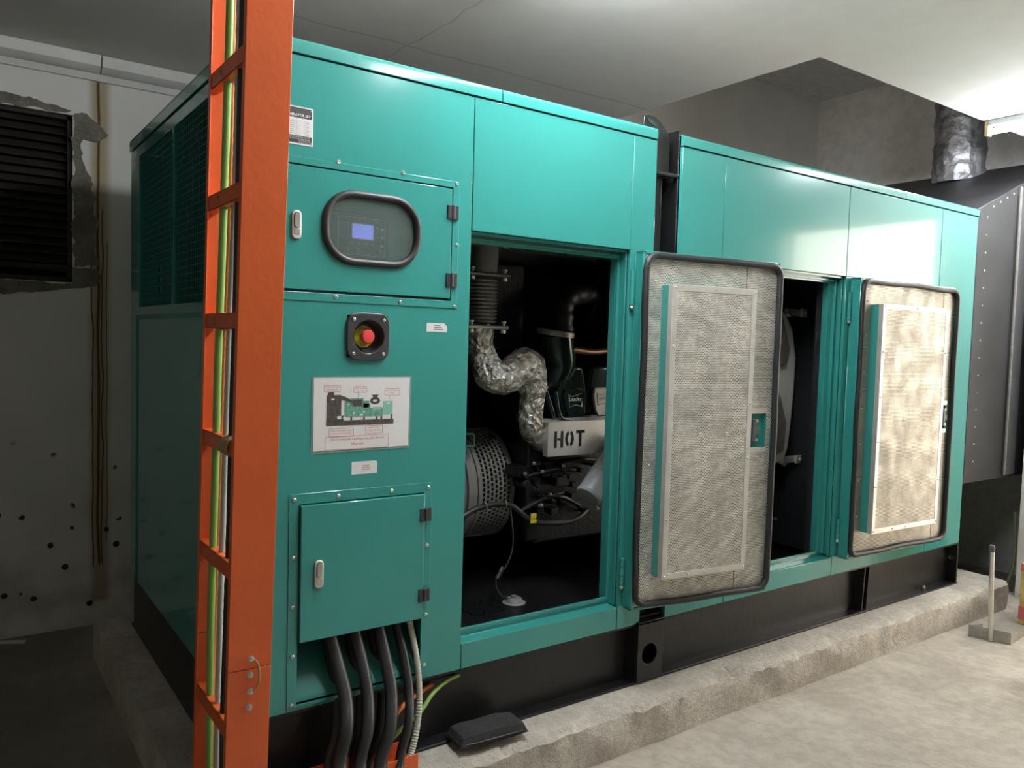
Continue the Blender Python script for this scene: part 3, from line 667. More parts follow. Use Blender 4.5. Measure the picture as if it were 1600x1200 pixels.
# --- cable cabinet B
mb = MB(); plate(mb, .112, .563, -.0025, -.0002, .408, 1.018, [(.140, .535, .418, .988)]); obj('cabinet_surround', mb, 'teal', gen, bevel=.0008)
mb = MB(); mb.box(.143, .533, -.014, .004, .598, .985); bd = obj('cabinet_door', mb, 'teal', gen, bevel=.002)
o, mb = latch(bd, .195, .788, -.014, .080, .026); obj('push_button', mb, 'steel', bd, bevel=.001)
butt(bd, .536, .921, -.010, .040); butt(bd, .536, .672, -.010, .040)
mb = MB()   # recess: sides, sloping floor, back
mb.box(.132, .138, .0, .20, .42, 1.0); mb.box(.540, .546, .0, .20, .42, 1.0); mb.box(.13, .546, .195, .20, .42, 1.0)
mb.prism([(.010, .424), (.195, .60), (.195, .606), (.004, .436), (.0, .424)], 'x', .138, .540)
obj('cabinet_recess', mb, 'teal_in', gen)
for x, z in ((.126, 1.003), (.255, 1.003), (.424, 1.003), (.549, 1.003), (.549, .822), (.549, .605), (.549, .445), (.126, .84), (.126, .70), (.126, .56), (.126, .42)):
    mb = MB(); screw(mb, x, -.0025, z, .006); obj('screw', mb, 'steel', gen)

# --- big doors, swung right round
def big_door(x, th, wd, bx0, bx1, pm, cut, seam):
    F = Matrix.Translation((x, -.004, 0)) @ Matrix.Rotation(-R(th), 4, 'Z')
    z0, z1, T = .482, 1.796, .052
    mb = MB(); mb.box(0, wd, -.004, 0, z0, z1)
    for a, b, c, d in ((0, .012, z0, z1), (wd-.010, wd, z0, z1), (0, wd, z0, z0+.012), (0, wd, z1-.012, z1)): mb.box(a, b, -T, -.004, c, d)
    d = obj('engine_bay_door', mb, 'teal', gen, frame=F, bevel=.002)
    # liner with latch pocket
    mb = MB(); plate(mb, .013, wd-.011, -T+.003, -T+.006, z0+.013, z1-.013, [cut]); obj('perforated_liner', mb, pm, d, frame=F)
    mb = MB(); mb.box(cut[0], cut[1], -.034, -.031, cut[2], cut[3]); mb.box(cut[1]-.004, cut[1], -T+.003, -.005, cut[2], cut[3]); mb.box(cut[0], cut[1], -T+.003, -.005, cut[2], cut[2]+.003); mb.box(cut[0], cut[1], -T+.003, -.005, cut[3]-.003, cut[3]); obj('latch_pocket', mb, 'teal', d, frame=F)
    mb = MB(); zc = (cut[2]+cut[3])/2; mb.box(cut[0]+.035, cut[0]+.075, -.060, -.034, zc-.016, zc+.012); mb.box(cut[0]+.035, cut[0]+.052, -.064, -.034, zc-.045, zc+.045); obj('lock_body', mb, 'grey', d, frame=F, bevel=.002)
    mb = MB()
    for dz in (-.038, .038): mb.box(cut[0]+.035, cut[0]+.065, -.050, -.034, zc+dz-.006, zc+dz+.006); mb.lathe([(.006, 0), (.006, .022)], (cut[0]+.066, -.034, zc+dz), (0, -1, 0), 10)
    obj('lock_bracket', mb, 'steel', d, frame=F)
    mb = MB()
    for z in (cut[2]-.014, cut[3]-.006): mb.box(cut[0]-.012, cut[1]+.001, -T-.001, -T+.003, z, z+.020)
    obj('pocket_strip', mb, 'alu', d, frame=F)
    mb = MB(); mb.box(seam-.0008, seam+.0008, -T+.002, -T+.003, z0+.02, z1-.02); obj('liner_seam', mb, 'pdark', d, frame=F)
    # rubber seal, a little wavy
    lp = rrect(.010, wd-.004, z0+.020, z1-.016, .045, 6); pts = []
    for i, p in enumerate(lp):
        q = lp[(i+1) % len(lp)]; k = max(1, int(math.dist(p, q)/.04))
        for j in range(k):
            t = j/k; a = p[0]+(q[0]-p[0])*t; b = p[1]+(q[1]-p[1])*t; w = noise.noise(Vector((a*4+x, b*4, 0)))
            pts.append((a+.006*w, -T-.008, b+.008*w))
    mb = MB(); mb.sweep(pts, .0125, 10, closed=True); obj('rubber_seal', mb, 'rubber', d, frame=F)
    # raised silencer box
    bz0, bz1, D = .607, 1.677, .112
    mb = MB(); mb.box(bx0, bx1, -D+.002, -T+.003, bz0, bz1); obj('silencer_box', mb, 'teal', d, frame=F, bevel=.001)
    mb = MB(); mb.box(bx0+.018, bx1-.018, -D-.0005, -D+.002, bz0+.018, bz1-.018); obj('perforated_face', mb, pm, d, frame=F)
    mb = MB(); plate(mb, bx0-.001, bx1+.001, -D-.002, -D+.001, bz0-.001, bz1+.001, [(bx0+.021, bx1-.021, bz0+.021, bz1-.021)]); mb.box(bx0-.002, bx0, -D-.002, -D+.022, bz0, bz1); obj('edge_angle', mb, 'alu', d, frame=F, bevel=.0008)
    mb = MB()
    sp = [(bx0+.010, bz0+.01+(bz1-bz0-.02)*i/5) for i in range(6)]+[(bx1-.010, bz0+.01+(bz1-bz0-.02)*i/5) for i in range(6)]+[((bx0+bx1)/2, bz0+.010), ((bx0+bx1)/2, bz1-.010), (bx0+(bx1-bx0)*.3, bz0+.010)]
    for a, z in sp: screw(mb, a, -D-.002, z, .0045, .003)
    for a in (.38, .70): screw(mb, bx0+(bx1-bx0)*a, -D-.0005, 1.135, .006, .003)
    for z in (.68, .85, 1.02, 1.19, 1.36, 1.53, 1.69): screw(mb, bx0-.028, -T+.003, z, .004, .003)
    obj('liner_rivets', mb, 'alu', d, frame=F)
    for za, zb in ((1.60, 1.73), (.57, .67)):
        mb = MB(); mb.box(-.012, .0, -.004, -.001, za, zb)
        k = 3
        for i in range(k):
            h = (zb-za)/k; mb.cyl((-.012, -.006, za+h*i+.001), (-.012, -.006, za+h*(i+1)-.001), .0085, n=12)
        obj('hinge', mb, 'teal', d, frame=F)
        mb = MB(); mb.lathe([(.006, 0), (.009, .006), (.006, .013), (0, .015)], (-.012, -.006, za-.001), (0, 0, -1), 12); obj('hinge_pin', mb, 'steel', d, frame=F)
    return d
big_door(1.386, 8.6, .660, .089, .485, 'perf', (.507, .625, 1.062, 1.207), .492)
big_door(2.768, 2.8, .812, .090, .633, 'perf2', (.700, .780, 1.065, 1.200), .700)

# --- engine bay: exhaust, manifold, engine
EY = .45
ex0 = at(750, 400, 'y', EY); xe = at(752, 470, 'y', EY).x
def zz(v): return at(752, v, 'y', EY).z
mb = MB(); mb.cyl((xe, EY, zz(432)), (xe, EY, 2.10), .062, n=24); ep = obj('exhaust_riser', mb, 'greysteel', gen)
def flange(z, mt):
    mb = MB(); mb.box(xe-.10, xe+.085, EY-.075, EY+.075, z-.007, z+.007); o = obj('flange', mb, mt, ep, bevel=.01, seg=3)
    for dx in (-.078, .068):
        for dy in (-.055, .055): mb = MB(); mb.lathe([(.010, -.022), (.010, -.010), (.006, -.008), (.006, .014), (.010, .016), (.010, .024)], (xe+dx, EY+dy, z), (0, 0, 1), 8); obj('flange_bolt', mb, 'steel', ep)
flange(zz(430), 'greysteel'); flange(zz(511), 'alu')
prof = [(.056, 0)]; za, zb = zz(505), zz(436); k = 12
for i in range(k):
    h = (zb-za)/k; prof += [(.052, h*(i+.05)), (.060, h*(i+.25)), (.062, h*(i+.5)), (.060, h*(i+.75)), (.052, h*(i+.95))]
mb = MB(); mb.lathe(prof, (xe, EY, za), (0, 0, 1), 28); obj('bellows', mb, 'greysteel', ep)
pts = [(xe, EY, zz(513)), (xe, EY, zz(540))]+[at(u, v, 'y', y) for u, v, y in ((756, 562, EY), (768, 585, EY-.01), (790, 590, EY-.02), (806, 578, EY-.02), (822, 572, EY-.02), (832, 590, EY-.02), (833, 612, EY-.01))]
sp = smooth(pts, 7); nr = len(sp); rad = []
for i in range(nr):
    t = i/(nr-1); rad.append(.052+(.022*math.exp(-((t-.74)/.13)**2))+.016*math.exp(-((t-.42)/.15)**2))
mb = MB(); mb.sweep(sp, rad, 24, wob=.09, seed=2); obj('foil_wrapped_elbow', mb, 'foil', ep)
pts = smooth([at(u, v, 'y', EY) for u, v in ((832, 598), (832, 606), (833, 614))], 4)
mb = MB(); mb.sweep(pts, [.046+.016*math.sin(PI*i/(len(pts)-1)) for i in range(len(pts))], 20, wob=.10, seed=5); obj('foil_collar', mb, 'foil', ep)
pts = smooth([at(u, v, 'y', y) for u, v, y in ((833, 612, EY), (829, 635, EY+.01), (829, 658, EY+.02), (836, 676, EY+.04), (848, 688, EY+.06), (866, 693, EY+.08))], 7)
mb = MB(); mb.sweep(pts, [.052]*len(pts), 22, wob=.09, seed=9); obj('foil_wrapped_pipe', mb, 'foil', ep)
# engine block masses
mb = MB()
mb.box(1.36, 2.40, .52, 1.12, .60, 1.02); mb.prism([(.55, 1.02), (1.1, 1.02), (.98, 1.30), (.66, 1.30)], 'x', 1.30, 2.40)
mb.box(1.30, 1.38, .50, 1.15, .62, 1.12)
eng = obj('engine_block', mb, 'engine', gen, bevel=.012)
mb = MB()
rnd = random.Random(4)
for i in range(26):
    u = rnd.uniform(805, 950); v = rnd.uniform(722, 800); p = at(u, v, 'y', .50); s = rnd.uniform(.012, .035)
    if rnd.random() < .5: mb.box(p.x-s, p.x+s, p.y-.03, p.y+.06, p.z-s*.7, p.z+s*.7)
    else: mb.cyl((p.x, p.y-.04, p.z), (p.x+rnd.uniform(-.03, .03), p.y+.06, p.z+rnd.uniform(-.03, .03)), s*.5, n=12)
for a, b in (((820, 745), (900, 735)), ((840, 775), (905, 790)), ((810, 800), (880, 770)), ((850, 725), (945, 722))):
    p, q = at(*a, 'y', .49), at(*b, 'y', .49); m_ = (p+q)/2+Vector((0, -.02, .02)); mb.sweep(smooth([p, m_, q], 5), .010, 8)
obj('side_fittings', mb, 'engine', eng, bevel=.002)
mb = MB()
for i in range(14):
    u = rnd.uniform(815, 945); v = rnd.uniform(720, 800); p = at(u, v, 'y', .46); mb.lathe([(.008, 0), (.008, .006), (.004, .007), (.004, .014)], p, (0, -1, 0), 6)
obj('engine_bolts', mb, 'greysteel', eng)
def vcover(u, v, face):
    p = at(u, v, 'y', .47); s = .068; mb = MB()
    mb.prism([(p.x-s*1.15, p.z-.075), (p.x+s*1.15, p.z-.075), (p.x+s*1.2, p.z+.02), (p.x+s*.75, p.z+.14), (p.x-s*.9, p.z+.14), (p.x-s*1.2, p.z+.02)], 'y', .475, .70)
    vc = obj('valve_cover', mb, 'turbo', eng, bevel=.014, seg=3)
    mb = MB(); mb.prism([(p.x-s*.62, p.z-.055), (p.x-s*.35, p.z-.078), (p.x+s*.45, p.z-.078), (p.x+s*.75, p.z-.05), (p.x+s*.85, p.z+.01), (p.x+s*.72, p.z+.048), (p.x-s*.75, p.z+.048), (p.x-s*.85, p.z+.01)], 'y', .462, .476)
    f = obj('cover_plate', mb, face, eng, bevel=.004)
    mb = MB(); mb.text('Leader', .024, p.x-.034, p.z-.006, .4612, bold=.0004)
    lp = [(p.x-.038, .4612, p.z+.022), (p.x-.02, .4612, p.z+.012), (p.x+.036, .4612, p.z+.026), (p.x+.036, .4612, p.z-.03), (p.x, .4612, p.z-.022), (p.x-.03, .4612, p.z-.032), (p.x-.038, .4612, p.z+.022)]
    mb.sweep([Vector(q) for q in lp], .0012, 6); obj('cover_lettering', mb, 'steel' if face == 'turbo' else 'guard', eng)
    mb = MB(); mb.lathe([(.015, 0), (.015, .012), (.009, .014), (.009, .03)], (p.x-.005, .468, p.z-.095), (0, -1, 0), 8); obj('cover_bolt', mb, 'turbo', eng)
vcover(897, 624, 'turbo'); vcover(941, 622, 'greysteel')
for us in ((868, 612, 875, 650, 892, 655), (852, 608, 862, 640, 866, 652)):
    pts = [at(us[0], us[1], 'y', .44), at(us[2], us[3], 'y', .43), at(us[4], us[5], 'y', .44)]
    mb = MB(); mb.sweep(smooth(pts, 6), .009, 10); obj('fuel_pipe', mb, 'turbo', eng)
# HOT shield
a, b = at(857, 660, 'y', .42), at(855, 714, 'y', .42); xr = 1.80
mb = MB(); mb.box(a.x, xr, .420, .423, b.z, a.z); mb.prism([(.420, a.z), (.423, a.z), (.455, a.z+.012), (.455, a.z+.009)], 'x', a.x-.02, xr); mb.box(a.x, a.x+.003, .423, .45, b.z, a.z)
hs = obj('heat_shield', mb, 'alu', gen, label='stainless heat shield cut with the word HOT')
mb = MB(); pz = at(868, 700, 'y', .419).z
hx = at(866, 700, 'y', .419).x; hh = .069
def stencil(mb, ch, x, z, h, w, t, y):
    if ch == 'H': mb.box(x, x+t, y, y+.001, z, z+h); mb.box(x+w-t, x+w, y, y+.001, z, z+h); mb.box(x+t+.003, x+w-t-.003, y, y+.001, z+h*.44, z+h*.58)
    if ch == 'T': mb.box(x, x+w, y, y+.001, z+h-t, z+h); mb.box(x+w/2-t/2, x+w/2+t/2, y, y+.001, z, z+h-t)
    if ch == 'O':
        for sgn in (-1, 1):
            P = []; Q = []
            for i in range(9):
                a_ = R(-70+140*i/8); P.append((x+w/2+sgn*(w/2)*math.cos(a_), z+h/2+(h/2)*math.sin(a_))); Q.append((x+w/2+sgn*(w/2-t)*math.cos(a_), z+h/2+(h/2-t)*math.sin(a_)))
            mb.prism(P+Q[::-1], 'y', y, y+.001)
w_ = .046
for i, chh in enumerate('HOT'): stencil(mb, chh, hx+i*(w_+.012), pz, hh, w_, .0125, .4186)
obj('cut_letters', mb, 'lining', hs)
# oil filter
fa, fb = at(917, 778, 'y', .33), at(966, 705, 'y', .36)
ax_ = (fb-fa).normalized(); Lf = (fb-fa).length
mb = MB(); mb.lathe([(0, 0), (.040, .0), (.052, .004), (.056, .012), (.0565, .018), (.054, .020), (.054, Lf*.45), (.0555, Lf*.455), (.0555, Lf*.47), (.054, Lf*.475), (.054, Lf*.85), (.046, Lf*.95), (.02, Lf)], fa, ax_, 32); of = obj('oil_filter', mb, 'filter', gen)
mb = MB(); mb.cyl(fb, fb+ax_*.06, .040, n=16); obj('filter_head', mb, 'engine', gen, bevel=.006)
# turbo elbow + intake hose + air filter
pts = smooth([at(868, 522, 'y', .50), at(872, 545, 'y', .50), at(876, 566, 'y', .51), at(868, 585, 'y', .53), at(850, 598, 'y', .57)], 7)
mb = MB(); mb.sweep(pts, [.075-.018*i/(len(pts)-1) for i in range(len(pts))], 24); te = obj('turbo_elbow', mb, 'turbo', gen)
p = at(868, 521, 'y', .50); mb = MB(); mb.lathe([(.072, -.01), (.080, -.008), (.080, .012), (.072, .014)], p, (0.08, -.1, 1), 28); obj('hose_clamp', mb, 'greysteel', te)
mb = MB(); q = at(838, 585, 'y', .66); mb.lathe([(.02, -.03), (.10, -.025), (.13, .0), (.135, .05), (.10, .09), (.05, .11)], q, (1, -.2, 0), 28); obj('turbocharger', mb, 'engine', te)
pts = smooth([at(880, 518, 'y', .50), at(880, 500, 'y', .50), at(880, 482, 'y', .51), at(888, 466, 'y', .53), at(903, 460, 'y', .56), at(925, 462, 'y', .60)], 6)
mb = MB(); mb.sweep(pts, [.042+.003*math.sin(i*1.1) for i in range(len(pts))], 20); obj('intake_hose', mb, 'rubber', gen)
p = at(935, 470, 'y', .72); mb = MB(); mb.lathe([(.05, -.10), (.135, -.09), (.15, -.07), (.15, .30), (.14, .32), (0, .32)], (p.x-.05, .72, p.z), (1, 0, 0), 32); obj('air_filter', mb, 'engine', gen)
p = at(925, 490, 'y', .45); mb = MB(); mb.lathe([(.02, -.02), (.14, -.015), (.14, .35), (0, .36)], (1.78, .62, 1.60), (1, 0, 0), 32); obj('filter_drum', mb, 'black', gen)
mb = MB(); mb.sweep(smooth([at(890, 546, 'y', .47), at(900, 547, 'y', .47), at(925, 550, 'y', .48), at(950, 548, 'y', .5)], 5), .014, 12); obj('coolant_tube', mb, 'copper', gen)
mb = MB(); mb.box(1.05, 1.35, .62, 1.0, 1.42, 1.78); mb.cyl((1.05, .9, 1.9), (1.9, .9, 1.9), .13, n=28); obj('silencer', mb, 'engine', gen, bevel=.01)
# alternator with slotted guard drum
GX1, GR, GZ, GY = 1.285, .235, .835, .80
GX0 = 1.11
mb = MB(); bm = mb.bm
NA, NR = 72, 7
def cylv(x, a, r): return bm.verts.new((x, GY-r*math.cos(a), GZ+r*math.sin(a)))
# drum of staggered slots
rows = NR; wx = (GX1-GX0-.03)/rows; xs0 = GX0+.015
for r_ in range(rows):
    xa = xs0+r_*wx; xb = xa+wx
    for i in range(NA):
        off = .5*(r_ % 2); a0 = 2*PI*(i+off)/NA; a1 = 2*PI*(i+1+off)/NA; sa0 = a0+(a1-a0)*.14; sa1 = a1-(a1-a0)*.14; xm0 = xa+wx*.24; xm1 = xb-wx*.24
        O = [cylv(xa, a0, GR), cylv(xb, a0, GR), cylv(xb, a1, GR), cylv(xa, a1, GR)]; I = [cylv(xm0, sa0, GR), cylv(xm1, sa0, GR), cylv(xm1, sa1, GR), cylv(xm0, sa1, GR)]
        J = [cylv(xm0, sa0, GR-.004), cylv(xm1, sa0, GR-.004), cylv(xm1, sa1, GR-.004), cylv(xm0, sa1, GR-.004)]
        for k in range(4): mb._face([O[k], O[(k+1) % 4], I[(k+1) % 4], I[k]]); mb._face([I[k], I[(k+1) % 4], J[(k+1) % 4], J[k]])
for xa, xb, r2 in ((GX0, xs0, GR), (GX1-.015, GX1, GR)):
    mb.sweep([(xa, GY, GZ), (xb, GY, GZ)], r2, 72, cap=False)
def annulus(x0, x1, ra, rb):
    mb.lathe([(rb, 0), (ra, 0), (ra, x1-x0), (rb, x1-x0), (rb, 0.0001)], (x0, GY, GZ), (1, 0, 0), 64)
annulus(GX1-.006, GX1, GR+.004, GR-.03); annulus(GX0-.006, GX0+.004, GR+.008, GR-.03)
alt = obj('alternator_guard', mb, 'guard', gen)
mb = MB(); mb.cyl((.72, GY, GZ), (GX0-.008, GY, GZ), GR+.004, n=48); mb.lathe([(GR+.02, 0), (GR+.02, .022)], (GX0-.06, GY, GZ), (1, 0, 0), 48); mb.lathe([(GR+.014, 0), (GR+.014, .012)], (GX0-.10, GY, GZ), (1, 0, 0), 48); obj('alternator_body', mb, 'guard', gen)
mb = MB(); mb.cyl((GX0, GY, GZ), (GX1+.10, GY, GZ), GR-.05, n=32); mb.box(.76, 1.05, .62, .98, .42, .64); obj('alternator_core', mb, 'engine', gen)
# wiring harness over the guard, tag and sensor lead
pts = smooth([at(722, 808, 'y', .50), at(745, 795, 'y', .50), at(775, 788, 'y', .50), at(798, 790, 'y', .49), at(812, 800, 'y', .48), at(828, 812, 'y', .47), at(850, 817, 'y', .46), at(885, 816, 'y', .45), at(905, 808, 'y', .45), at(917, 797, 'y', .46)], 6)
mb = MB(); mb.sweep(pts, .0115, 10); hn = obj('wiring_harness', mb, 'cable', gen)
mb = MB(); p = at(834, 809, 'y', .452); mb.box(p.x-.015, p.x+.013, .450, .456, p.z-.022, p.z+.018); hy = obj('cable_tag', mb, 'yellow', hn, label='yellow cable tag')
mb = MB(); mb.text('104', .018, p.x-.014, p.z-.010, .4494); obj('tag_lettering', mb, 'ink', hn)
for u, v in ((757, 792), (788, 788)): q = at(u, v, 'y', .49); mb = MB(); mb.sweep([q+Vector((0, .018*math.cos(t), .018*math.sin(t))) for t in [2*PI*i/12 for i in range(12)]], .0022, 6, closed=True); obj('cable_tie', mb, 'tan', hn)
pts = smooth([at(797, 792, 'y', .48), at(801, 830, 'y', .47), at(800, 860, 'y', .46), at(790, 885, 'y', .45), at(783, 893, 'y', .44), at(775, 905, 'y', .43), at(776, 920, 'y', .42), at(786, 933, 'y', .41), at(797, 937, 'z', .44)], 6)
mb = MB(); mb.sweep(pts, .0038, 8); sl = obj('sensor_lead', mb, 'cable', gen)
p, q = at(785, 887, 'y', .445), at(776, 905, 'y', .43); mb = MB(); mb.cyl(p, q, .010, n=12); obj('connector', mb, 'rubber', sl)
mb = MB(); f0 = at(738, 690, 'y', .56); lp = [at(u, v, 'y', .545) for u, v in ((726, 678), (740, 678), (741, 690), (740, 697), (726, 697))]; mb.sweep(lp, .0035, 8); obj('lifting_loop', mb, 'teal', gen)
# --- second bay: silver tank on brackets, battery box, studs
mb = MB(); prf = [at(u, v, 'y', .32) for u, v in ((1150, 470), (1218, 480), (1232, 492), (1241, 515), (1246, 560), (1243, 610), (1238, 660), (1233, 700), (1226, 722), (1150, 740))]
mb.prism([(p.x, p.z) for p in prf], 'y', .32, .60); tk = obj('charge_air_tank', mb, 'tank', gen, bevel=.02, seg=3, label='bare metal tank seen behind the first open door')
fr_ = [at(u, v, 'y', .305) for u, v in ((1214, 480), (1222, 490), (1234, 545), (1228, 570), (1210, 575))]
mb = MB(); mb.prism([(p.x, p.z) for p in fr_], 'y', .300, .325); obj('tank_facet', mb, 'greysteel', tk, bevel=.006)
fr_ = [at(u, v, 'y', .305) for u, v in ((1208, 600), (1220, 622), (1228, 660), (1224, 705), (1200, 716))]
mb = MB(); mb.prism([(p.x, p.z) for p in fr_], 'y', .300, .325); obj('tank_facet', mb, 'greysteel', tk, bevel=.006)
for u, v in ((1252, 489), (1243, 717)):
    q = at(u, v, 'y', .33); w2 = at(u-24, v, 'y', .33); mb = MB(); mb.box(w2.x, q.x+.03, .325, .345, q.z-.017, q.z+.017); mb.box(q.x-.015, q.x+.035, .315, .326, q.z-.022, q.z+.022); b = obj('tank_bracket', mb, 'alu', tk, bevel=.003)
    mb = MB(); mb.lathe([(.010, 0), (.010, .012)], (q.x+.012, .315, q.z), (0, -1, 0), 8); obj('bracket_bolt', mb, 'steel', tk); mb = MB(); mb.lathe([(.016, 0), (.016, .014)], (w2.x, .315, q.z-.01), (0, -1, 0), 8); obj('bracket_bolt', mb, 'steel', tk)
mb = MB(); q = at(1252, 470, 'y', .5); mb.box(q.x-.05, q.x+.05, .50, .54, q.z-.05, q.z+.05); obj('junction_box', mb, 'grey', gen, bevel=.004)
for u, v in ((1273, 584), (1268, 695), (1262, 802)): q = at(u, v, 'y', .45); mb = MB(); mb.lathe([(.010, 0), (.010, .008), (.005, .009), (.005, .016)], (2.919, q.y, q.z), (-1, 0, 0), 6); obj('stud', mb, 'steel', gen)

# ================================================================== POSTER on the control panel
pt = thing('laminated_notice', 'laminated sheet with red boxed captions around a generator picture, taped below the emergency stop', 'notice', (.327, -.001, 1.134))
mb = MB(); mb.prism([(.172, 1.127), (.482, 1.130), (.484, 1.345), (.173, 1.344)], 'y', -.0014, -.0002); obj('laminate', mb, 'laminate', pt)
mb = MB(); mb.prism([(.178, 1.134), (.476, 1.136), (.478, 1.340), (.178, 1.340)], 'y', -.0020, -.0010); obj('paper', mb, 'white', pt)
YP = -.0024
def pp(u, v): # notice coordinates in millimetres from its top left
    return (.178+u*.001, 1.340-v*.001)
mb = MB()
def pbox(x0, x1, y0, y1):
    a, b = pp(x0, y1), pp(x1, y0); mb.ring_plate(rrect(a[0], b[0], a[1], b[1], .003, 3), rrect(a[0]+.0009, b[0]-.0009, a[1]+.0009, b[1]-.0009, .0024, 3), 'y', YP, YP+.0003)
for q in ((29, 79, 20, 38), (119, 160, 24, 42), (217, 267, 30, 52), (46, 121, 143, 168), (158, 213, 138, 162), (35, 233, 166, 204)): pbox(*q)
def ptext(t, s, x, y): a = pp(x, y); mb.text(t, s, a[0], a[1], YP, 'CENTER')
ptext('Thêm nước làm', .0062, 54, 27); ptext('mát động cơ', .0062, 54, 34.5); ptext('Kiểm tra dầu', .0062, 139.5, 31); ptext('bôi trơn', .0062, 139.5, 38.5)
ptext('Kiểm tra bảng điều', .0054, 242, 38.5); ptext('khiển', .0058, 242, 46)
ptext('Kiểm tra mức dầu và nước', .0058, 83.5, 152); ptext('máy phát trước khi khởi động', .0052, 83.5, 160); ptext('Kiểm tra bình', .0062, 185.5, 147); ptext('ắc quy khởi động', .0060, 185.5, 155)
ptext('Vệ sinh máy phát và phòng máy phát định kỳ', .0092, 134, 178); ptext('hằng tuần', .0095, 134, 193)
for a, b in (((54, 38), (70, 62)), ((133, 42), (133, 60)), ((235, 52), (232, 64)), ((84, 143), (95, 112)), ((170, 138), (140, 112))):
    p, q = pp(*a), pp(*b); d = Vector((q[0]-p[0], 0, q[1]-p[1])).normalized(); n_ = Vector((-d.z, 0, d.x))*.0004
    mb.prism([(p[0]-n_.x, p[1]-n_.z), (q[0]-n_.x, q[1]-n_.z), (q[0]+n_.x, q[1]+n_.z), (p[0]+n_.x, p[1]+n_.z)], 'y', YP, YP+.0003)
obj('red_print', mb, 'redink', pt)
mb = MB(); A = lambda x0, x1, y0, y1, y=YP: mb.box(pp(x0, 0)[0], pp(x1, 0)[0], y, y+.0003, pp(0, y1)[1], pp(0, y0)[1])
A(37, 248, 121, 136); A(38, 82, 48, 107); A(42, 60, 40, 48); A(38, 90, 107, 122); A(118, 145, 62, 82, YP-.0006)
mb.prism([pp(60, 48), pp(90, 52), pp(120, 66), pp(118, 72), pp(84, 62), pp(60, 56)], 'y', YP-.0009, YP-.0007)
c_ = pp(187, 66); mb.ring_plate([(c_[0]+.016*math.cos(t), c_[1]+.011*math.sin(t)) for t in [2*PI*i/20 for i in range(20)]], [(c_[0]+.007*math.cos(t), c_[1]+.0035*math.sin(t)) for t in [2*PI*i/20 for i in range(20)]], 'y', YP, YP+.0003)
A(176, 198, 49, 52); A(180, 194, 52, 57)
for x in (110, 150, 190, 205, 238): A(x, x+6, 108, 122)
obj('picture_dark_machinery', mb, 'pdark', pt)
mb = MB(); A(92, 168, 66, 112, YP-.00015); A(110, 150, 58, 70, YP-.00015); A(168, 212, 86, 112, YP-.00015); A(150, 172, 74, 86, YP-.00015); obj('picture_green_engine', mb, 'pgreen', pt)
mb = MB(); A(212, 244, 68, 108, YP-.0003); A(180, 206, 84, 94, YP-.0003); obj('picture_cabinet', mb, 'ptan', pt)
mb = MB()
for x, y, w2, h2 in ((70, 108, 12, 9), (118, 98, 6, 5), (140, 104, 9, 5), (150, 96, 5, 4), (52, 58, 9, 4), (88, 110, 9, 6), (172, 113, 14, 5), (214, 112, 14, 4), (226, 73, 8, 3), (100, 74, 4, 3)): A(x, x+w2, y, y+h2, YP-.0005)
obj('picture_gaps', mb, 'white', pt)

# ================================================================== ORANGE CABLE LADDER beside the generator
LEAN = .0625
def ly(z, y): return y+LEAN*(2.1-z)
tray = thing('cable_ladder', 'tall orange vertical cable ladder with rungs, standing at the front left corner of the generator', 'cable tray', (-.06, -.05, 0))
SH = Matrix.Identity(4)
def lean_mb(mb):
    for v in mb.bm.verts: v.co.y += LEAN*(2.1-v.co.z)
    return mb
XL, XRr = -.112, -.007
for nm, za, zb in (('near', .003, .643), ('near', .645, ZC-.003)):
    mb = MB(); mb.box(XL, XRr, -.310, -.3075, za, zb); mb.box(XL, XL+.0025, -.3075, -.290, za, zb); mb.box(XRr-.0025, XRr, -.3075, -.290, za, zb); rl = obj('side_rail', lean_mb(mb), 'orange', tray, bevel=.0012)
    za = max(za, .168); mb = MB(); mb.box(XL, XRr, -.0085, -.006, za, zb); mb.box(XL, XL+.0025, -.026, -.0085, za, zb); mb.box(XRr-.0025, XRr, -.026, -.0085, za, zb); obj('side_rail', lean_mb(mb), 'orange', tray, bevel=.0012)
for z in (2.385, 2.085, 1.785, 1.488, 1.187, .888, .488, .20):
    mb = MB(); y0, y1 = ly(z, -.3075), ly(z, -.0085)
    mb.box(XL+.003, XL+.006, y0, y1, z-.019, z+.019); mb.box(XL+.003, XL+.030, y0, y1, z+.0165, z+.019); mb.box(XL+.003, XL+.030, y0, y1, z-.019, z-.0165)
    obj('rung', mb, 'orange', tray, bevel=.0008)
mb = MB(); mb.box(XL+.01, XRr-.01, -.3062, -.304, .56, .73); obj('splice_plate', lean_mb(mb), 'orange', tray)
for u, v in ((392, 1029), (391, 1054), (391, 1080), (389, 1105)):
    z = at(u, v, 'y', -.2+0).z; y = ly(z, -.310); p = at(u, v, 'y', y); mb = MB(); mb.lathe([(.0085, 0), (.0085, .001), (.0062, .0012), (.0062, .006), (.004, .0065), (.004, .011)], p, (0, -1, 0), 6); obj('splice_bolt', mb, 'steel', tray)
pts = smooth([at(u, v, 'y', ly(z, y)) for u, v, y, z in ((394, 1029, -.318, .62), (402, 1035, -.324, .60), (405, 1050, -.326, .57), (404, 1068, -.324, .54), (395, 1080, -.318, .52))], 6)
mb = MB(); mb.sweep(pts, .0026, 8); obj('bonding_wire', mb, 'tan', tray)
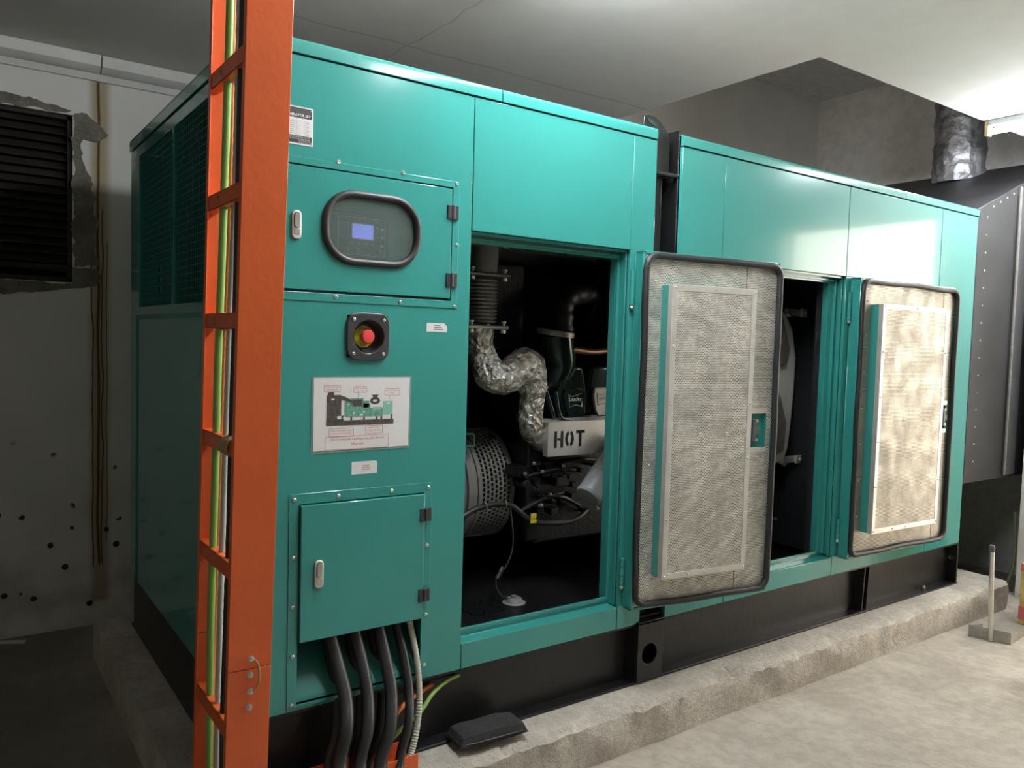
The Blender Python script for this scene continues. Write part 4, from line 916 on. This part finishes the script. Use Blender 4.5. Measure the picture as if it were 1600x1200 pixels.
# cables on the ladder
def riser(name, pts, y, r, mt, label, cat, tip=None, corr=False):
    P = []
    for u, v in pts:
        z = 1.46
        for _ in range(4): q = at(u, v, 'y', ly(z, y)); z = q.z
        P.append(q)
    top = P[0]+(P[0]-P[1]).normalized()*((ZC-.004-P[0].z)/max(.2, (P[0]-P[1]).normalized().z)); top.z = ZC-.004
    bot = P[-1]+Vector((0, .0, -max(.01, P[-1].z-.175))) ; S = smooth([top]+P+[bot], 14 if corr else 6)
    rad = [r*(1+(.10 if i % 2 else -.05)) for i in range(len(S))] if corr else r
    mb = MB(); mb.sweep(S, rad, 12); return tag(obj(name, mb, mt), label, cat)
riser('earth_cable', ((360, 0), (356, 130), (352, 250), (347, 400), (341, 560), (337, 720), (333, 850), (329, 1000), (327, 1180)), -.105, .0098, 'greenyellow', 'green and yellow earth cable running up inside the orange ladder', 'cable')
riser('orange_cable', ((362, 200), (358, 380), (351, 530), (346, 680), (342, 800), (337, 950), (332, 1080), (334, 1170)), -.085, .0062, 'orangecable', 'thin orange cable beside the green and yellow one inside the ladder', 'cable')
riser('flexible_conduit', ((374, 30), (370, 200), (366, 330), (360, 480), (355, 620), (349, 800), (344, 960), (340, 1120)), -.165, .0075, 'cream', 'pale grey ribbed conduit running up inside the orange ladder', 'conduit', corr=True)
riser('black_riser_cable', ((382, 10), (377, 200), (374, 340), (370, 500), (365, 650), (360, 850), (355, 1000), (350, 1150)), -.225, .0115, 'cable', 'black cable running up inside the orange ladder next to the near rail', 'cable')
# ties
for (u0, v0), (u1, v1), z in (((355, 65), (358, 95), 2.085), ((346, 292), (349, 316), 1.785), ((342, 490), (343, 508), 1.488), ((327, 868), (331, 886), .888), ((325, 1095), (330, 1120), .488)):
    y = ly(z, -.11); c = Vector((XL+.03, y, z)); mb = MB(); mb.sweep([c+Vector((.030*math.cos(t), .014*math.sin(t)*.8, .022*math.sin(t))) for t in [2*PI*i/16 for i in range(16)]], .0018, 6, closed=True)
    obj('cable_tie', mb, 'tan', tray)
z = 1.187; y0 = ly(z, -.26); mb = MB()
for i in range(7):
    c = Vector((XL+.016, y0+i*.009, z)); mb.sweep([c+Vector((.021*math.cos(t), .004*math.sin(t*2+i), .021*math.sin(t))) for t in [2*PI*k/16 for k in range(16)]], .0042, 8, closed=True)
obj('wrapped_twine', mb, 'tan', tray)

# ================================================================== CABLES out of the cabinet
def power(pts, r, label):
    S = smooth(pts, 7); mb = MB(); mb.sweep(S, r, 16); return tag(obj('power_cable', mb, 'cable'), label, 'cable', 'black power cables hanging from the cable cabinet')
def drop(px, y0, y1, x_end=None):
    out = []; k = len(px)
    for i, (u, v) in enumerate(px): out.append(at(u, v, 'y', y0+(y1-y0)*min(1, (i/(k-1))*1.25)))
    e = out[-1].copy(); d = (out[-1]-out[-2]).normalized()
    # carry on down to the floor tray below the frame
    y_ = -.19 if y1 > -.06 else -.245; out.append(Vector((e.x-.035, y_+.01, e.z-.12))); out.append(Vector((e.x-.07, y_-.01, .10))); out.append(Vector((e.x-.12, y_-.05, .025))); out.insert(0, out[0]+Vector((0, .03, .12)))
    return out
power(drop([(507, 985), (519, 1040), (527, 1100), (525, 1150), (514, 1200)], .085, -.045), .0150, 'black power cable half hidden behind the leftmost cable under the cabinet door')
power(drop([(514, 985), (528, 1040), (540, 1090), (541, 1140), (531, 1200)], .040, -.10), .0195, 'thick black power cable hanging furthest left below the cabinet door')
power(drop([(545, 985), (554, 1040), (562, 1090), (561, 1150), (553, 1200)], .095, -.045), .0145, 'thinner black cable tucked behind the second thick cable from the left')
power(drop([(551, 975), (564, 1030), (574, 1085), (574, 1140), (562, 1200)], .045, -.10), .0185, 'second thick black power cable from the left below the cabinet door')
power(drop([(579, 975), (590, 1030), (598, 1090), (592, 1150), (575, 1200)], .10, -.03), .0165, 'black cable behind the scuffed third thick cable, bending left at the bottom')
power(drop([(588, 965), (601, 1025), (611, 1080), (609, 1140), (594, 1200)], .050, -.10), .0190, 'third thick black power cable from the left with a scuffed upper end')
power(drop([(617, 965), (630, 1020), (639, 1080), (638, 1130), (624, 1200)], .055, -.085), .0140, 'rightmost black power cable, slimmer, beside the ribbed white conduit')
pts = [at(u, v, 'y', y) for u, v, y in ((636, 955, .03), (643, 985, .02), (651, 1030, -.005), (655, 1075, -.02), (654, 1115, -.035), (648, 1155, -.05), (639, 1185, -.06))]; pts.append(pts[-1]+Vector((-.03, -.01, -.03)))
S = smooth(pts, 16); mb = MB(); mb.sweep(S, [.0092*(1+(.12 if i % 2 else -.06)) for i in range(len(S))], 12); tag(obj('flexible_conduit', mb, 'cream'), 'ribbed white conduit hanging at the right edge of the cable cabinet', 'conduit')
pts = [at(u, v, 'y', y) for u, v, y in ((675, 1070, .045), (655, 1083, .03), (632, 1100, .015), (615, 1122, 0.0), (600, 1150, 0.0), (580, 1190, 0.0))]
mb = MB(); mb.sweep(smooth(pts, 6), .0075, 10); tag(obj('orange_conduit', mb, 'orangecable'), 'orange conduit rising to the right behind the cables over the black skid', 'conduit')
pts = [at(u, v, 'y', y) for u, v, y in ((716, 1055, .045), (695, 1066, .03), (675, 1085, .01), (660, 1108, -.005), (640, 1128, -.01), (618, 1148, -.01), (600, 1175, -.01))]
mb = MB(); mb.sweep(smooth(pts, 6), .0068, 10); tag(obj('earth_cable', mb, 'greenyellow'), 'green and yellow earth cable leaving the canopy edge beside the white conduit', 'cable')
# orange floor tray under the cables, lying on the pad
ft = thing('floor_cable_tray', 'orange cable tray lying on the concrete pad under the hanging black cables', 'cable tray', (.25, -.05, .166))
x0, x1 = -.02, .49
mb = MB(); mb.box(x0, x1, -.085, -.082, .1665, .215); obj('side_rail', mb, 'orange', ft, bevel=.001)
mb = MB(); mb.box(x0, x1, -.008, -.005, .1765, .225); obj('side_rail', mb, 'orange', ft, bevel=.001)
mb = MB(); mb.box(x0, x1, -.082, -.008, .1768, .179); obj('tray_base', mb, 'orange', ft)
# black zip pouch
mb = MB(); c = Vector((.765, -.045, .176)); bm = mb.bm
nu, nv = 18, 10; top = []; bot = []
ang = R(-4)
for j in range(nv+1):
    for i in range(nu+1):
        a = -1+2*i/nu; b = -1+2*j/nv; k = (1-abs(a)**5)*(1-abs(b)**5)
        X = a*.125; Y = b*.058; h = .040*(k**.35 if k > 0 else 0)+.006*noise.noise(Vector((a*3, b*3, 2)))
        x = c.x+X*math.cos(ang)-Y*math.sin(ang); y = c.y+X*math.sin(ang)+Y*math.cos(ang)
        top.append(bm.verts.new((x, y, c.z+.012+h*.9))); bot.append(bm.verts.new((x, y, c.z+.012-.011*(k**.25 if k > 0 else 0))))
def idx(i, j): return j*(nu+1)+i
for j in range(nv):
    for i in range(nu):
        mb._face([top[idx(i, j)], top[idx(i+1, j)], top[idx(i+1, j+1)], top[idx(i, j+1)]]); mb._face([bot[idx(i, j)], bot[idx(i, j+1)], bot[idx(i+1, j+1)], bot[idx(i+1, j)]])
edge = [(i, 0) for i in range(nu)]+[(nu, j) for j in range(nv)]+[(i, nv) for i in range(nu, 0, -1)]+[(0, j) for j in range(nv, 0, -1)]
for q, r_ in zip(edge, edge[1:]+edge[:1]): mb._face([top[idx(*q)], top[idx(*r_)], bot[idx(*r_)], bot[idx(*q)]])
pouch = tag(obj('zip_pouch', mb, 'fabric'), 'flat black fabric zip pouch lying on the concrete pad against the skid', 'pouch')
zp = []
for a in range(40):
    t = 2*PI*a/40; X = .122*math.copysign(abs(math.cos(t))**.35, math.cos(t)); Y = .057*math.copysign(abs(math.sin(t))**.35, math.sin(t)); zp.append((c.x+X*math.cos(ang)-Y*math.sin(ang), c.y+X*math.sin(ang)+Y*math.cos(ang), c.z+.020))
mb = MB(); mb.sweep(zp, .003, 6, closed=True); obj('zip', mb, 'rubber', pouch)

# ================================================================== RIGHT SIDE
duct = thing('air_duct', 'dark sheet metal air duct joining the right end of the generator to the shaft wall', 'duct', (4.8, .8, .74))
mb = MB(); mb.prism([(3.985, .727), (5.69, .727), (5.69, 2.72), (5.08, 2.70), (3.985, 2.26)], 'y', .006, 1.58); obj('duct_body', mb, 'duct', duct, bevel=.006)
mb = MB(); mb.box(4.46, 4.60, -.002, .0055, .745, 2.44); obj('flange_plate', mb, 'flange', duct)
mb = MB(); mb.box(4.455, 4.468, -.010, -.0022, .745, 2.44); obj('flange_strip', mb, 'greysteel', duct)
for i in range(15):
    z = .85+i*.098; mb = MB(); screw(mb, 4.085, .006, z, .005, .004); obj('rivet', mb, 'steel', duct)
for i in range(4):
    x = 4.15+i*.08; mb = MB(); screw(mb, x, .006, 2.30+.42*(x-4.1)-.03, .005, .004); obj('rivet', mb, 'steel', duct)
a, b = at(1496, 300, 'y', .62), at(1502, 195, 'y', .62)
d = (b-a).normalized(); z_s = 2.26+.402*(a.x-.12-3.985); a = a+d*((z_s-a.z)/d.z); S = [a+d*(i*.02) for i in range(int((ZR-.004-a.z)/.02/d.z))]
mb = MB(); rad = [.160*(1+.010*math.sin(i*1.9)+.015*math.sin(i*.73)) for i in range(len(S))]; mb.sweep(S, rad, 48, wob=.07, seed=3)
tag(obj('exhaust_stack', mb, 'darkfoil'), 'dark crinkled foil wrapped exhaust pipe rising behind the right end of the generator', 'pipe')
# tube lamp(s)
def lamp(x, ya, yb, label):
    t = thing('tube_lamp', label, 'lamp', (x, (ya+yb)/2, ZC), 'tube lamps on the ceiling')
    mb = MB(); mb.box(x-.022, x+.022, yb+.01, ya-.01, ZC-.032, ZC-.001); obj('housing', mb, 'lampbody', t, bevel=.003)
    for y, s in ((ya, -1), (yb, 1)):
        mb = MB(); mb.box(x-.022, x+.022, min(y, y+s*.02), max(y, y+s*.02), ZC-.085, ZC-.001); obj('end_holder', mb, 'lampend', t, bevel=.003)
    mb = MB(); mb.cyl((x, yb+.022, ZC-.062), (x, ya-.022, ZC-.062), .014, n=16); obj('tube', mb, 'tube', t); return t
lamp(at(1556, 204, 'z', 2.68).x, .012, -1.16, 'lit tube lamp under the ceiling edge at the right')
t2 = thing('tube_lamp', 'lit tube lamp on the ceiling above the control panel half of the generator', 'lamp', (.95, -.574, ZC), 'tube lamps on the ceiling')
src = [o for o in bpy.data.objects if o.name == 'tube_lamp'][0]
for ch in list(src.children):
    c = ch.copy(); COL.objects.link(c); c.parent = t2
# dustpan with upright handle
dpn = thing('dustpan', 'stainless dustpan with an upright tube handle on the floor by the pad end', 'dustpan', (3.68, -.31, 0))
A0 = Vector((3.645, -.222)); A1 = Vector((3.705, -.397)); D = Vector((.20, .02))
mb = MB(); hgt = .062; t_ = .0015
def wallseg(p, q, h0, h1):
    n_ = Vector((-(q-p).y, (q-p).x)).normalized()*t_; vs = []
    for pt_, hh_ in ((p, h0), (q, h1)):
        for s in (-1, 1):
            for z in (.001, hh_): vs.append(mb.bm.verts.new((pt_.x+n_.x*s, pt_.y+n_.y*s, z)))
    for f in ((0, 1, 3, 2), (4, 6, 7, 5), (0, 4, 5, 1), (2, 3, 7, 6), (1, 5, 7, 3), (0, 2, 6, 4)): mb._face([vs[i] for i in f])
wallseg(A0, A1, hgt, hgt); wallseg(A1, A1+D, hgt, .022); wallseg(A0, A0+D, hgt, .022); mb.prism([tuple(A0), tuple(A1), tuple(A1+D), tuple(A0+D)], 'z', .001, .003)
obj('pan', mb, 'greysteel', dpn)
hb, ht = Vector((3.672, -.318, .004)), at(1550, 862, 'y', -.318)
mb = MB(); mb.cyl(hb, ht, .0115, n=16); obj('handle', mb, 'steel', dpn)
mb = MB(); mb.lathe([(.013, 0), (.0135, .03), (.011, .034), (0, .035)], ht, ht-hb, 16); obj('handle_cap', mb, 'grey', dpn)
# crate at the right edge
cr = thing('crate', 'yellow wooden crate with red band on the floor at the right edge', 'crate', (4.25, -.42, 0))
x, y = 4.085, -.278
mb = MB(); mb.box(x, x+.34, y-.26, y, 0.001, .335); ob = obj('box_body', mb, 'pdark', cr, bevel=.003); 
M['cratepaint'] = mat('crate_paint', (.55, .38, .12), .6, 0, .15, 15); ob.data.materials[0] = M['cratepaint']
mb = MB(); mb.box(x-.002, x+.342, y-.262, y+.002, .03, .10); mb.box(x-.002, x+.342, y-.262, y+.002, .295, .334); obj('red_band', mb, 'redink', cr)
# planks along the shaft wall foot
for i, (ya, za, lab) in enumerate(((.0, 0, 'dusty plank flat on the floor along the stained wall under the duct'), (.17, 0, 'second dusty plank on the floor, nearer the pad than the first'), (.085, .022, 'top plank lying across the two planks beyond the generator'))):
    p = Vector((4.66-ya*.9, .02+ya*.2, 0)); q = Vector((5.04-ya*.9, .66+ya*.2, 0)); d = (q-p).normalized(); n_ = Vector((-d.y, d.x, 0))*.045; z0 = .001+za
    mb = MB(); mb.prism([tuple((p-n_)[:2]), tuple((q-n_)[:2]), tuple((q+n_)[:2]), tuple((p+n_)[:2])], 'z', z0, z0+.021); tag(obj('plank', mb, 'wood', bevel=.002), lab, 'plank', 'planks beyond the generator')
pts = [at(u, v, 'y', .02) for u, v in ((1586, 800), (1586, 850), (1582, 890))]; pts.append(Vector((pts[-1].x-.02, .05, .012))); mb = MB(); mb.sweep(smooth(pts, 5), .010, 8)
tag(obj('hanging_hose', mb, 'hose'), 'dull green hose hanging beside the wall end behind the duct', 'hose')
# white offcut lying on the floor at the left wall
p = at(14, 1004, 'z', 0); mb = MB(); mb.box(-.09, .07, -.012, .012, 0.001, .010)
fr2 = Matrix.Translation((p.x, p.y-.01, 0)) @ Matrix.Rotation(R(-28), 4, 'Z'); tag(obj('offcut', mb, 'whiteplastic', frame=fr2), 'small pale offcut lying on the floor by the back wall', 'offcut')
